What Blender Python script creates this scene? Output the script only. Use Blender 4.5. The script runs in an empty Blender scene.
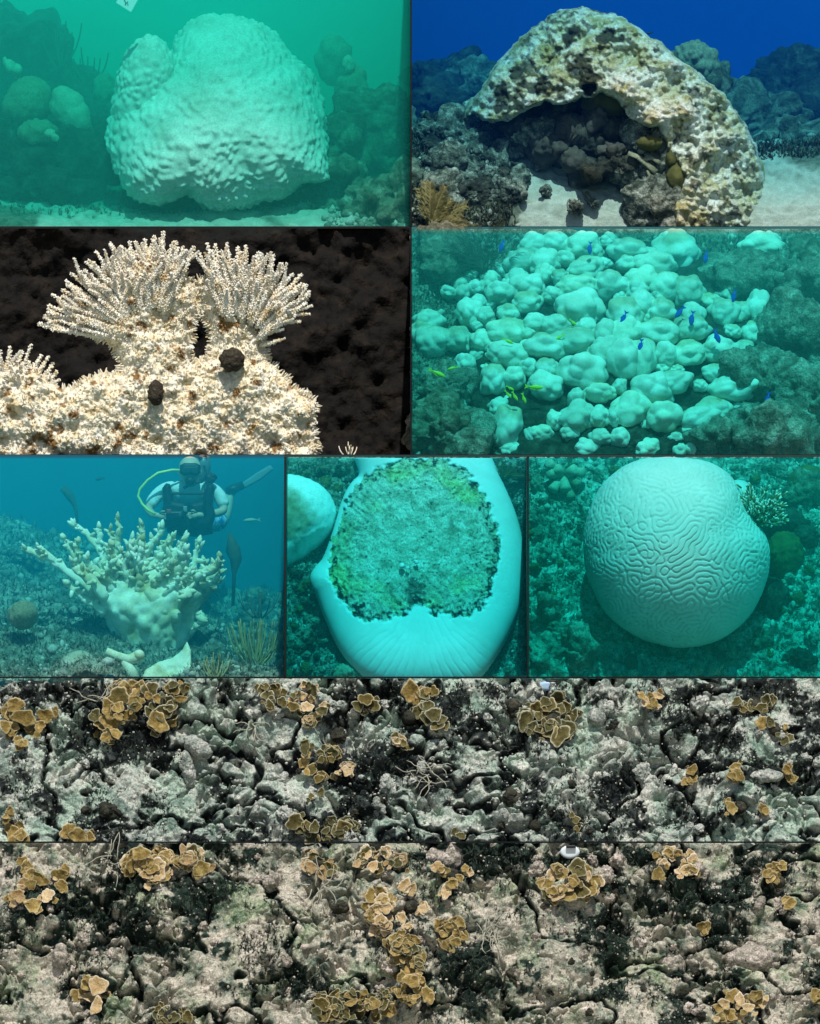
import bpy, bmesh, math, random
import numpy as np
from mathutils import Vector, Matrix, Quaternion
S = bpy.context.scene
# ------------------------------------------------------------------ camera, sky, sun, exposure
YC, LREF, ZC = -126.0, 120.0, 6.0            # camera y, reference distance (1 px = 1 cm there), camera height
cam = bpy.data.objects.new('camera', bpy.data.cameras.new('camera'))
S.collection.objects.link(cam); S.camera = cam
cam.location = (0, YC, ZC); cam.rotation_euler = (math.radians(90), 0, 0)
cam.data.sensor_fit = 'VERTICAL'; cam.data.sensor_height = 24; cam.data.lens = 24*LREF/10.24
cam.data.clip_start = 1; cam.data.clip_end = 2000
SUN_EL, SUN_AZ = 60, 5
W = bpy.data.worlds.new('World'); S.world = W; W.use_nodes = True
nt = W.node_tree; bg = nt.nodes['Background']
sky = nt.nodes.new('ShaderNodeTexSky'); sky.sky_type = 'NISHITA'; sky.sun_disc = False
sky.sun_elevation = math.radians(SUN_EL); sky.sun_rotation = math.radians(180-SUN_AZ)
nt.links.new(sky.outputs[0], bg.inputs[0]); bg.inputs[1].default_value = 0.09
sl = bpy.data.lights.new('sun', 'SUN'); sl.energy = 4.6; sl.angle = math.radians(0.5); sl.color = (1, .96, .9)
sun = bpy.data.objects.new('sun', sl); S.collection.objects.link(sun); sun.location = (5, -20, 30)
e, a = math.radians(SUN_EL), math.radians(SUN_AZ)
TOSUN = Vector((math.sin(a)*math.cos(e), -math.cos(a)*math.cos(e), math.sin(e)))
sun.rotation_euler = TOSUN.to_track_quat('Z', 'Y').to_euler()
S.view_settings.view_transform = 'Standard'; S.view_settings.look = 'None'
S.view_settings.exposure = 0.0; S.view_settings.gamma = 1.0
S.render.engine = 'CYCLES'
cy = S.cycles
cy.max_bounces = 8; cy.diffuse_bounces = 3; cy.volume_bounces = 3; cy.transparent_max_bounces = 16
cy.use_denoising = True; cy.caustics_reflective = False; cy.caustics_refractive = False
RND = random.Random(7)
# ------------------------------------------------------------------ helpers
def P(px, py, Y):
    px, py, Y = np.asarray(px, float), np.asarray(py, float), np.asarray(Y, float)
    s = (Y-YC)/LREF
    return np.stack(np.broadcast_arrays((px-410)/100*s, Y, ZC+(512-py)/100*s), -1)
def V3(px, py, Y): return Vector(P(px, py, Y))
def h3(i, j, k, seed):
    n = (i.astype(np.int64)*374761393 + j.astype(np.int64)*668265263 + k.astype(np.int64)*2147483647 + seed*974634533) & 0xffffffff
    n = ((n ^ (n >> 13))*1274126177) & 0xffffffff
    n = ((n ^ (n >> 16))*2246822519) & 0xffffffff
    return ((n ^ (n >> 15)) & 0xffffff)/float(0xffffff)
def vnoise(p, seed=0):
    i = np.floor(p).astype(np.int64); f = p-i; f = f*f*f*(f*(f*6-15)+10); r = 0
    for dx in (0, 1):
        wx = f[:, 0] if dx else 1-f[:, 0]
        for dy in (0, 1):
            wy = f[:, 1] if dy else 1-f[:, 1]
            for dz in (0, 1):
                wz = f[:, 2] if dz else 1-f[:, 2]
                r = r + wx*wy*wz*h3(i[:, 0]+dx, i[:, 1]+dy, i[:, 2]+dz, seed)
    return r*2-1
def fbm(p, o=4, seed=0, gain=.5):
    r, am = 0, 1.0
    for q in range(o):
        r = r+am*vnoise(p*(2.03**q)+q*17.3, seed+q); am *= gain
    return r
def worley(p, seed=0, jit=.9):
    i = np.floor(p).astype(np.int64); f1 = np.full(len(p), 9.); f2 = f1.copy()
    for dx in (-1, 0, 1):
        for dy in (-1, 0, 1):
            for dz in (-1, 0, 1):
                a, b, c = i[:, 0]+dx, i[:, 1]+dy, i[:, 2]+dz
                q = np.stack([a+.5+jit*(h3(a, b, c, seed)-.5), b+.5+jit*(h3(a, b, c, seed+11)-.5), c+.5+jit*(h3(a, b, c, seed+23)-.5)], 1)
                d = np.sqrt(((q-p)**2).sum(1))
                f2 = np.minimum(f2, np.maximum(d, f1)); f1 = np.minimum(f1, d)
    return f1, f2
def sst(x, a, b):
    t = np.clip((x-a)/(b-a), 0, 1); return t*t*(3-2*t)
WL = {}                                        # world place of the Empties
def tag(o, label=None, cat=None, group=None, kind=None):
    if label: o['label'] = label
    if cat: o['category'] = cat
    if group: o['group'] = group
    if kind: o['kind'] = kind
    return o
def thing(name, label, cat, loc, group=None):
    o = bpy.data.objects.new(name, None); S.collection.objects.link(o); o.location = loc
    WL[o] = Vector(loc); o.empty_display_size = .1
    return tag(o, label, cat, group)
def mesh(name, V, F, m, smooth=True, attr=None):
    V = np.asarray(V, np.float32); me = bpy.data.meshes.new(name)
    if isinstance(F, np.ndarray):
        k = F.shape[1]; nf = len(F)
        me.vertices.add(len(V)); me.vertices.foreach_set('co', V.ravel())
        me.loops.add(nf*k); me.loops.foreach_set('vertex_index', F.astype(np.int32).ravel())
        me.polygons.add(nf); me.polygons.foreach_set('loop_start', np.arange(nf, dtype=np.int32)*k)
        me.polygons.foreach_set('loop_total', np.full(nf, k, np.int32))
        me.update(calc_edges=True); me.validate()
    else:
        me.from_pydata(V.tolist(), [], F)
    if smooth: me.polygons.foreach_set('use_smooth', np.ones(len(me.polygons), bool))
    if attr is not None:
        at = me.attributes.new('m', 'FLOAT', 'POINT'); at.data.foreach_set('value', np.asarray(attr, np.float32))
    me.materials.append(m); me.update()
    return me
def put(name, me, parent=None, loc=None, rot=None, scale=None):
    """link a mesh object; loc in world space (parents are never turned)"""
    o = bpy.data.objects.new(name, me); S.collection.objects.link(o)
    base = Vector(loc) if loc is not None else Vector((0, 0, 0))
    if parent is not None:
        o.parent = parent; o.location = base-WL.get(parent, Vector((0, 0, 0)))
    else:
        o.location = base
    WL[o] = base
    if rot is not None:
        o.rotation_mode = 'QUATERNION'; o.rotation_quaternion = rot
    if scale is not None: o.scale = scale if hasattr(scale, '__len__') else (scale,)*3
    return o
def mk(name, V, F, m, parent=None, smooth=True, attr=None):
    return put(name, mesh(name, V, F, m, smooth, attr), parent)
_ico = {}
def ico(sub):
    if sub not in _ico:
        bm = bmesh.new(); bmesh.ops.create_icosphere(bm, subdivisions=sub, radius=1); bm.verts.ensure_lookup_table()
        v = np.array([x.co[:] for x in bm.verts]); f = np.array([[x.index for x in q.verts] for q in bm.faces]); bm.free()
        v /= np.linalg.norm(v, axis=1)[:, None]; _ico[sub] = (v, f)
    return _ico[sub]
def blob_geo(c, r, sub, disp=None):
    d, f = ico(sub); r = np.asarray(r, float); p = d*r; n = d/r; n /= np.linalg.norm(n, axis=1)[:, None]
    p = p+np.asarray(c, float)
    if disp is not None: p = p+n*disp(p, d)[:, None]
    return p, f
def outline_geo(pts, c, depth, Y, sub, disp=None, back=1.0, warp=None):
    """closed body whose outline in the front view is the star-shaped polygon pts (px) about c"""
    d, f = ico(sub); pts = np.array(pts, float)
    if warp:
        ph = np.arccos(np.clip(-d[:, 1], -1, 1)); p2 = np.pi*(ph/np.pi)**warp; sc_ = np.sin(p2)/np.maximum(np.sin(ph), 1e-9); d = np.stack([d[:, 0]*sc_, -np.cos(p2), d[:, 2]*sc_], 1)
    th = np.arctan2(-(pts[:, 1]-c[1]), pts[:, 0]-c[0]); rr = np.hypot(pts[:, 0]-c[0], pts[:, 1]-c[1])
    o = np.argsort(th); th, rr = th[o], rr[o]
    T = np.linspace(-np.pi, np.pi, 721); R = np.interp(T, np.concatenate([th-2*np.pi, th, th+2*np.pi]), np.tile(rr, 3))
    k = np.exp(-np.linspace(-2, 2, 15)**2); k /= k.sum()
    R = np.convolve(np.concatenate([R[-8:-1], R, R[1:8]]), k, 'valid')
    s = (Y-YC)/LREF/100
    r = np.interp(np.arctan2(d[:, 2], d[:, 0]), T, R)*s
    C = np.array(P(c[0], c[1], Y))
    dep = np.where(d[:, 1] < 0, depth, depth*back)
    p = C+np.stack([d[:, 0]*r, d[:, 1]*dep, d[:, 2]*r], 1)
    n = np.stack([d[:, 0]/r, d[:, 1]/dep, d[:, 2]/r], 1); n /= np.linalg.norm(n, axis=1)[:, None]
    if disp is not None: p = p+n*disp(p, d)[:, None]
    return p, f
def polysdf(pts, poly):
    poly = np.array(poly, float); n = len(poly); d2 = np.full(len(pts), 1e9); ins = np.zeros(len(pts), bool)
    for i in range(n):
        a, b = poly[i], poly[(i+1) % n]; e = b-a; w = pts-a
        t = np.clip((w@e)/max(e@e, 1e-9), 0, 1); q = w-t[:, None]*e; d2 = np.minimum(d2, (q**2).sum(1))
        c = ((a[1] <= pts[:, 1]) & (b[1] > pts[:, 1])) | ((b[1] <= pts[:, 1]) & (a[1] > pts[:, 1]))
        xx = a[0]+(pts[:, 1]-a[1])/(b[1]-a[1] if b[1] != a[1] else 1e-9)*e[0]
        ins ^= c & (pts[:, 0] < xx)
    return np.where(ins, -1, 1)*np.sqrt(d2)
def chaikin(pts, n=3):
    p = np.array(pts, float)
    for _ in range(n): q = np.roll(p, -1, 0); p = np.stack([p*.75+q*.25, p*.25+q*.75], 1).reshape(-1, 2)
    return p
def pillow_geo(sdf, box, step, w, Yc, hf=None, thick=1.0, back=.5, cut=None):
    """closed cushion over the region sdf(px,py)<0: Yc(px,py) middle surface, w px rounding, thick metres per px of half thickness, hf extra relief (metres) of the front"""
    x0, y0, x1, y1 = box; xs = np.arange(x0, x1+step, step); ys = np.arange(y0, y1+step, step)
    X, Yy = np.meshgrid(xs, ys); ny, nx = X.shape; q = np.stack([X.ravel(), Yy.ravel()], 1)
    f = sdf(q); ep = step*.5
    gx = (sdf(q+[ep, 0])-sdf(q-[ep, 0]))/(2*ep); gy = (sdf(q+[0, ep])-sdf(q-[0, ep]))/(2*ep)
    gl = np.sqrt(gx**2+gy**2)+1e-6
    out = f > 0
    q[out, 0] -= (f*gx/gl**2)[out]; q[out, 1] -= (f*gy/gl**2)[out]
    keep = f < step*.75
    if cut is not None: keep &= q[:, 1] > cut
    idx = np.arange(nx*ny).reshape(ny, nx); k2 = keep.reshape(ny, nx)
    cell = k2[:-1, :-1] & k2[1:, :-1] & k2[:-1, 1:] & k2[1:, 1:]
    F = np.stack([idx[:-1, :-1][cell], idx[1:, :-1][cell], idx[1:, 1:][cell], idx[:-1, 1:][cell]], 1)
    fin = np.where(out, 0, f); t = np.clip(-fin/w, 0, 1); hgt = np.sqrt(np.clip(1-(1-t)**2, 0, 1))*w*.01*thick
    yc = Yc(q[:, 0], q[:, 1]); fr = yc-hgt
    if hf is not None: fr = fr-hf(q, fin)*np.clip(t*3, 0, 1)
    front = P(q[:, 0], q[:, 1], fr); bk = P(q[:, 0], q[:, 1], yc+hgt*back+.012)
    used = np.zeros(nx*ny, bool); used[F.ravel()] = True; mp = np.cumsum(used)-1; n = used.sum()
    F = mp[F]
    e = np.concatenate([F[:, [0, 1]], F[:, [1, 2]], F[:, [2, 3]], F[:, [3, 0]]]); es = np.sort(e, 1)
    key = es[:, 0].astype(np.int64)*(n+1)+es[:, 1]; _, inv, cnt = np.unique(key, return_inverse=True, return_counts=True)
    b = e[cnt[inv] == 1]
    side = np.stack([b[:, 1], b[:, 0], b[:, 0]+n, b[:, 1]+n], 1)
    return np.concatenate([front[used], bk[used]]), np.concatenate([F, F[:, ::-1]+n, side]), q[used], n
def frames(path):
    path = [Vector(p) for p in path]; out = []; n0 = None
    for i, p in enumerate(path):
        t = (path[min(i+1, len(path)-1)]-path[max(i-1, 0)]).normalized()
        if n0 is None: n0 = t.orthogonal().normalized()
        n0 = (n0-t*n0.dot(t)); n0 = n0.normalized() if n0.length > 1e-6 else t.orthogonal().normalized()
        out.append((p, t, n0, t.cross(n0)))
    return out
class MB:
    def __init__(s): s.v, s.f, s.a = [], [], []
    def tube(s, path, rad, seg=6, flat=1.0, a=0.0, cap=True, side=None):
        b = len(s.v); fr = frames(path)
        for i, (p, t, n, bt) in enumerate(fr):
            if side is not None:
                n = Vector(side)-t*Vector(side).dot(t); n.normalize(); bt = t.cross(n)
            r = rad[i] if hasattr(rad, '__len__') else rad
            for k in range(seg):
                th = 2*math.pi*k/seg; s.v.append(p+n*(math.cos(th)*r)+bt*(math.sin(th)*r*flat)); s.a.append(a[i] if hasattr(a, '__len__') else a)
        for i in range(len(fr)-1):
            for k in range(seg):
                k2 = (k+1) % seg; s.f.append((b+i*seg+k, b+i*seg+k2, b+(i+1)*seg+k2, b+(i+1)*seg+k))
        if cap:
            s.f.append(tuple(b+k for k in reversed(range(seg)))); s.f.append(tuple(b+(len(fr)-1)*seg+k for k in range(seg)))
        return s
    def box(s, lo, hi, a=0.0):
        b = len(s.v)
        for z in (lo[2], hi[2]):
            for x, y in ((lo[0], lo[1]), (hi[0], lo[1]), (hi[0], hi[1]), (lo[0], hi[1])): s.v.append(Vector((x, y, z))); s.a.append(a)
        for q in ((0, 3, 2, 1), (4, 5, 6, 7), (0, 1, 5, 4), (1, 2, 6, 5), (2, 3, 7, 6), (3, 0, 4, 7)): s.f.append(tuple(b+k for k in q))
        return s
    def add(s, V, F, a=0.0):
        b = len(s.v); s.v += [Vector(v) for v in V]; s.a += list(a) if hasattr(a, '__len__') else [a]*len(V)
        s.f += [tuple(b+int(k) for k in q) for q in F]; return s
    def mesh(s, name, m, smooth=True): return mesh(name, [v[:] for v in s.v], s.f, m, smooth, s.a)
    def build(s, name, m, parent=None, smooth=True): return put(name, s.mesh(name, m, smooth), parent)
def bez(p0, p1, p2, n=8):
    p0, p1, p2 = Vector(p0), Vector(p1), Vector(p2)
    return [p0*(1-t)**2+p1*2*t*(1-t)+p2*t*t for t in [i/n for i in range(n+1)]]
# ------------------------------------------------------------------ materials
def mat(name, A, B=None, tint=None, objvar=None, scale=6, detail=8, nrough=.6, fine=None, bump=(40, .3), rough=.85, spec=.25, dist=.3, bd=.01):
    """ramp A over world-space noise; ramp B where the mesh's own mask 'm' is 1; fine=(scale, amount) speckle"""
    m = bpy.data.materials.new(name); m.use_nodes = True; t = m.node_tree; N, Lk = t.nodes, t.links
    bs = N['Principled BSDF']; bs.inputs['Roughness'].default_value = rough; bs.inputs['Specular IOR Level'].default_value = spec
    geo = N.new('ShaderNodeNewGeometry')
    def noise(sc, dt=detail, ds=0.):
        n = N.new('ShaderNodeTexNoise'); n.inputs['Scale'].default_value = sc; n.inputs['Detail'].default_value = dt
        n.inputs['Roughness'].default_value = nrough; n.inputs['Distortion'].default_value = ds
        Lk.new(geo.outputs['Position'], n.inputs['Vector']); return n.outputs['Fac']
    def ramp(src, cols):
        r = N.new('ShaderNodeValToRGB'); el = r.color_ramp.elements
        while len(el) < len(cols): el.new(.5)
        for q, (p, c) in zip(el, cols): q.position = p; q.color = (*c, 1)
        Lk.new(src, r.inputs[0]); return r.outputs[0]
    base = noise(scale, ds=dist); col = ramp(base, A)
    if B:
        cb = ramp(base, B); at = N.new('ShaderNodeAttribute'); at.attribute_name = 'm'
        mx = N.new('ShaderNodeMix'); mx.data_type = 'RGBA'
        Lk.new(at.outputs['Fac'], mx.inputs[0]); Lk.new(col, mx.inputs[6]); Lk.new(cb, mx.inputs[7]); col = mx.outputs[2]
    if fine:
        f = ramp(noise(fine[0], 4), [(.36, (1-fine[1],)*3), (.62, (1,)*3)])
        mx = N.new('ShaderNodeMix'); mx.data_type = 'RGBA'; mx.blend_type = 'MULTIPLY'; mx.inputs[0].default_value = 1
        Lk.new(col, mx.inputs[6]); Lk.new(f, mx.inputs[7]); col = mx.outputs[2]
    if objvar:
        oi = N.new('ShaderNodeObjectInfo'); f = ramp(oi.outputs['Random'], objvar)
        mx = N.new('ShaderNodeMix'); mx.data_type = 'RGBA'; mx.blend_type = 'MULTIPLY'; mx.inputs[0].default_value = 1
        Lk.new(col, mx.inputs[6]); Lk.new(f, mx.inputs[7]); col = mx.outputs[2]
    if tint:
        f = ramp(noise(tint[1], 3), [(tint[2], (1, 1, 1)), (tint[2]+.16, tint[0])])
        mx = N.new('ShaderNodeMix'); mx.data_type = 'RGBA'; mx.blend_type = 'MULTIPLY'; mx.inputs[0].default_value = 1
        Lk.new(col, mx.inputs[6]); Lk.new(f, mx.inputs[7]); col = mx.outputs[2]
    Lk.new(col, bs.inputs['Base Color'])
    if bump:
        b = N.new('ShaderNodeBump'); b.inputs['Strength'].default_value = bump[1]; b.inputs['Distance'].default_value = bd
        vo = N.new('ShaderNodeTexVoronoi'); vo.inputs['Scale'].default_value = bump[0]*.45; Lk.new(geo.outputs['Position'], vo.inputs['Vector'])
        ma = N.new('ShaderNodeMath'); ma.operation = 'MULTIPLY_ADD'; ma.inputs[1].default_value = -.8 if bump[1] > .45 else 0.; Lk.new(vo.outputs['Distance'], ma.inputs[0]); Lk.new(noise(bump[0], 5), ma.inputs[2]); Lk.new(ma.outputs[0], b.inputs['Height']); Lk.new(b.outputs[0], bs.inputs['Normal'])
    return m
def flat(name, c, rough=.6, var=.12, **k):
    lo = tuple(max(0, x*(1-var)) for x in c); hi = tuple(min(1, x*(1+var)) for x in c)
    return mat(name, [(.3, lo), (.7, hi)], rough=rough, **k)
def water_mat(name, sc, sd, ab, ad, g=0.0):
    m = bpy.data.materials.new(name); m.use_nodes = True; t = m.node_tree; t.nodes.clear()
    o = t.nodes.new('ShaderNodeOutputMaterial'); s = t.nodes.new('ShaderNodeVolumeScatter'); q = t.nodes.new('ShaderNodeVolumeAbsorption'); ad_ = t.nodes.new('ShaderNodeAddShader')
    s.inputs['Color'].default_value = (*sc, 1); s.inputs['Density'].default_value = sd; s.inputs['Anisotropy'].default_value = g
    q.inputs['Color'].default_value = (*ab, 1); q.inputs['Density'].default_value = ad
    t.links.new(s.outputs[0], ad_.inputs[0]); t.links.new(q.outputs[0], ad_.inputs[1]); t.links.new(ad_.outputs[0], o.inputs['Volume'])
    return m
M = {}
M['black'] = flat('black_frame', (.004, .006, .006), bump=None)
M['wall_dark'] = flat('dark_tank_wall', (.02, .03, .03), bump=(20, .2))
WHITE = [(.3, (.66, .64, .56)), (.55, (.80, .78, .70)), (.75, (.86, .84, .78))]
M['bleached'] = mat('bleached_coral', WHITE, [(.3, (.50, .42, .24)), (.7, (.66, .58, .38))], scale=3, bump=(90, .25), fine=(60, .12))
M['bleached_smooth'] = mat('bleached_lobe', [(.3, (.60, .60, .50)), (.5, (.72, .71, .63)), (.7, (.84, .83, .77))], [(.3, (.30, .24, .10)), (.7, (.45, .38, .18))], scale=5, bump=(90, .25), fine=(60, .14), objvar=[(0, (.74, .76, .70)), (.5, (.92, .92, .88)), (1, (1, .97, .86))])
M['bleached_knob'] = mat('bleached_knobby_coral', [(.34, (.50, .44, .26)), (.46, (.72, .69, .56)), (.62, (.84, .82, .76))], [(.3, (.05, .045, .03)), (.7, (.12, .10, .06))], scale=2.2, bump=(120, .4), fine=(50, .25))
M['sand'] = mat('pale_sand', [(.3, (.40, .37, .29)), (.7, (.58, .54, .45))], [(.35, (.07, .08, .05)), (.7, (.26, .25, .18))], scale=9, bump=(60, .5), fine=(120, .3))
M['reef'] = mat('algae_covered_reef', [(.30, (.03, .035, .022)), (.45, (.10, .10, .06)), (.58, (.24, .22, .15)), (.74, (.48, .44, .34))], scale=5, bump=(35, .8), fine=(70, .5), dist=.8, bd=.03)
M['reef_dark'] = mat('dark_turf_rock', [(.32, (.012, .014, .010)), (.5, (.04, .042, .028)), (.66, (.11, .10, .07)), (.8, (.22, .20, .15))], scale=6, bump=(40, .8), fine=(80, .5), dist=.8, bd=.03)
M['cave'] = mat('shade_toned_cave_rock', [(.36, (.0016, .0010, .0004)), (.54, (.0060, .0038, .0017)), (.70, (.022, .0145, .0072))], scale=5, bump=(25, .8), fine=(60, .5), bd=.03)  # the shade of the backdrop is put into this near-black rock colour
M['olive'] = mat('olive_coral', [(.3, (.05, .048, .012)), (.7, (.12, .11, .03))], scale=8, bump=(80, .5))
M['brown_coral'] = mat('brown_coral', [(.3, (.035, .032, .024)), (.7, (.10, .09, .07))], scale=8, bump=(80, .5))
M['plume'] = mat('sea_plume', [(.3, (.22, .19, .07)), (.7, (.40, .35, .15))], scale=8, bump=None)
M['plume_dark'] = mat('dark_sea_plume', [(.3, (.035, .04, .03)), (.7, (.09, .09, .06))], scale=8, bump=None)
# ------------------------------------------------------------------ terraces of open tanks: walls, frames, water
R1, R2, R3, R4, R5 = 0.0, -4.0, -9.0, -10.7, -12.3
B1, B2, B3, B4, B5 = 7.0, -0.1, -4.1, -9.1, -10.8
def wall_box(name, px0, py0, Ya, px1, py1, Yb, m, back=True):
    a = P(px0, py1, Ya); b = P(px1, py0, Yb)
    lo = (min(a[0], b[0]), Ya, min(a[2], b[2])); hi = (max(a[0], b[0]), Yb, max(a[2], b[2]))
    return tag(MB().box(lo, hi).build(name, m, None, False), kind='structure')
def frame_bar(px0, py0, px1, py1, Y):
    a, b = P(px0, py1, Y), P(px1, py0, Y)
    return tag(MB().box((a[0], Y-.02, a[2]), (b[0], Y+.0, b[2])).build('frame_bar', M['black'], None, False), kind='structure')
for y, Y in ((227.2, R1-.03), (455.2, R2-.03), (677.4, R3-.03), (842.2, R4-.03)): frame_bar(-60, y-.8, 880, y+.8, Y)
for x, y0, y1, Y in ((411, -40, 226, R1-.03), (411, 228.2, 454, R2-.06), (285, 456.2, 676, R3-.06), (528, 456.2, 676, R3-.06)): frame_bar(x-.8, y0, x+.8, y1, Y)
def side_wall(px, py0, py1, Ya, Yb):
    x = float(P(px, 0, Ya)[0])
    z0, z1 = float(P(0, py1, Ya)[2]), float(P(0, py0, Ya)[2])
    tag(MB().box((x-.006, Ya, z0), (x+.006, Yb, z1)).build('tank_wall', M['wall_dark'], None, False), kind='structure')
side_wall(411, -160, 227, R1, 7); side_wall(411, 229, 455, R2, -.1); side_wall(285, 457, 677, R3, -4.1); side_wall(528, 457, 677, R3, -4.1)
def back_wall(px0, px1, py0, py1, Y, col, name):  # behind the water tanks, the haze of far water is painted on as wall colour
    a, b = P(px0, py1, Y), P(px1, py0, Y)
    return tag(MB().box((a[0], Y, a[2]), (b[0], Y+.08, b[2])).build('tank_wall', flat(name, col, bump=None, var=.05), None, False), kind='structure')
WX = [(-70, 410.3), (411.7, 890)]
back_wall(-70, 410.3, -170, 260, 5.0, (.05, .38, .34), 'teal_haze_wall')
back_wall(411.7, 890, -170, 260, 7.0, (.01, .07, .30), 'blue_haze_wall')
back_wall(-70, 410.3, 227, 470, -.1, (.012, .009, .006), 'brown_wall')
back_wall(411.7, 890, 227, 470, -.1, (.02, .16, .17), 'green_haze_wall')
back_wall(-70, 284.3, 455, 690, -4.1, (.01, .11, .17), 'sea_blue_haze_wall')
back_wall(285.7, 890, 455, 690, -4.1, (.02, .05, .05), 'dim_wall')
def water(px0, px1, pyt, pyb, Ya, Yb, m):
    a, b = P(px0, pyb, Ya), P(px1, pyt, Ya)
    o = MB().box((a[0]+.001, Ya, a[2]), (b[0]-.001, Yb, b[2])).build('water', m, None, False)
    return tag(o, kind='structure')
water(-68, 410.2, -130, 236, R1, 4.99, water_mat('green_water', (.10, .85, .82), .215, (0, .955, .885), .95))
water(411.8, 888, -130, 236, R1, 6.99, water_mat('blue_water', (.02, .22, .80), .06, (.05, .84, .97), .50))
water(411.8, 888, 227.9, 462, R2+.001, -.11, water_mat('turquoise_water', (.10, .75, .74), .085, (0, .965, .95), .85))
water(-68, 284.2, 457, 686, R3+.001, -4.11, water_mat('sea_blue_water', (.02, .48, .66), .17, (0, .90, .93), .60))
water(285.8, 527.2, 457, 686, R3+.001, -4.11, water_mat('cyan_water', (.05, .75, .80), .09, (0, .97, .985), 1.45))
water(528.8, 888, 457, 686, R3+.001, -4.11, water_mat('emerald_water', (.05, .75, .70), .10, (0, .965, .945), 1.6))
gm = MB(); gm.box((-60, -60, .2), (60, 60, .6)); tag(gm.build('ground', mat('ground_sand', [(.3, (.3, .28, .22)), (.7, (.42, .39, .32))], scale=2), None, False), kind='structure')
# ------------------------------------------------------------------ sea beds
BV = {}
def bed(name, px0, px1, nu, nv, pyb, pyt, Ya, Yb, h, nrm, m, attr=None, yexp=1.0, yfun=None, pymin=None, surf=None):
    if nu < 700: nu, nv = int(nu*.74), int(nv*.74)
    u = np.linspace(px0, px1, nu); v = np.linspace(0, 1, nv); U, Vv = np.meshgrid(u, v)
    pb = pyb(U) if callable(pyb) else pyb; pt = pyt(U) if callable(pyt) else pyt
    Y = yfun(Vv) if yfun else Ya+(Yb-Ya)*Vv**yexp
    p = P(U.ravel(), (pb+(pt-pb)*Vv).ravel(), Y.ravel())
    n = np.array(nrm, float); n /= np.linalg.norm(n)
    at = attr(p, U.ravel(), (pb+(pt-pb)*Vv).ravel()) if attr else None
    p = p+n*np.asarray(h(p))[:, None]
    if pymin is not None:
        s_ = (p[:, 1]-YC)/LREF; p[:, 2] = np.minimum(p[:, 2], ZC+(512-pymin)/100*s_)
    if surf is not None:
        s_ = (p[:, 1]-YC)/LREF; surf['g'] = g = np.full((420, 320), 1e3); ax, ay = ((p[:, 0]/s_*100+410)/3+20).astype(int), ((512-(p[:, 2]-ZC)/s_*100-200)/3).astype(int)
        ok = (ax >= 0) & (ax < 320) & (ay >= 0) & (ay < 420); np.minimum.at(g, (ay[ok], ax[ok]), p[ok, 1])
    i = np.arange(nu*nv).reshape(nv, nu)
    F = np.stack([i[:-1, :-1], i[:-1, 1:], i[1:, 1:], i[1:, :-1]], -1).reshape(-1, 4)
    o = mk(name, p, F, m, None, True, at); tag(o, kind='structure'); BV[o] = p; return o
def on(surf, x, y):
    v = surf['g'][int((y-200)/3), int(x/3+20)]; return float(v) if v < 900 else float(surf['g'][surf['g'] < 900].mean())
def ipx(*pts):
    xs, ys = zip(*pts); return lambda u: np.interp(u, xs, ys)
_rk = {}
def rock_mesh(m, k):
    key = (m.name, k)
    if key not in _rk:
        def d(p, dd):
            f1, f2 = worley(p*1.6+k*7.7, k); g1, g2 = worley(p*4.5+k*3.3, k+5); return .35*fbm(p*1.1+k*3.1, 3, k)+.16*(f2-f1)-.1+.07*(1-g1)+.07*fbm(p*5+k, 4, k)
        V, F = blob_geo((0, 0, 0), (1, .85, .8), 5, d); _rk[key] = mesh('rock', V, F, m)
    return _rk[key]
def rndq(): return Quaternion((RND.gauss(0, 1), RND.gauss(0, 1), RND.gauss(0, 1), RND.gauss(0, 1))).normalized()
def rock(parent, px, py, Y, r, m, name='rock', sq=(1, 1, 1), top=None):
    if top is not None: py = max(py, top+r*1.45)
    s = r*.01
    return put(name, rock_mesh(m, RND.randrange(6)), parent, V3(px, py, Y), rndq(), tuple(s*RND.uniform(.8, 1.2)*q for q in sq))

def pick(o, n, seed, keep=None, top=None):
    rng = np.random.default_rng(seed); p = BV[o]
    if keep is not None: p = p[keep(p)]
    if top is not None: p = p[pxpy(p)[1] > top]
    return p[rng.integers(0, len(p), n)]+rng.normal(0, .012, (n, 3)), rng
def pxpy(p):
    s_ = (p[:, 1]-YC)/LREF; return p[:, 0]/s_*100+410, 512-(p[:, 2]-ZC)/s_*100
def turf(parent, pts, rng, L, w, m, d=(0, -.7, .7), blades=3, name='algae_turf'):
    """short tufts nobody could count"""
    n = len(pts)*blades; p = np.repeat(pts, blades, 0); dd = np.array(d)+rng.normal(0, .55, (n, 3)); dd /= np.linalg.norm(dd, axis=1)[:, None]
    t = np.cross(dd, rng.normal(0, 1, (n, 3))); t /= np.linalg.norm(t, axis=1)[:, None]; l = (L*rng.uniform(.5, 1.3, n))[:, None]; w_ = w*rng.uniform(.6, 1.3, n)[:, None]
    b = np.cross(dd, t)
    V = np.stack([p-t*w_-dd*.01, p+t*w_-dd*.01, p+b*w_*.8-dd*.01, p+dd*l+rng.normal(0, .2, (n, 3))*l], 1).reshape(-1, 3); i = np.arange(n)*4
    F = np.concatenate([np.stack([i, i+1, i+3], 1), np.stack([i+1, i+2, i+3], 1)])
    o = mk(name, V, F, m, parent, False, np.repeat(rng.random(len(pts)), blades*4)); o['kind'] = 'stuff'; return o
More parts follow.
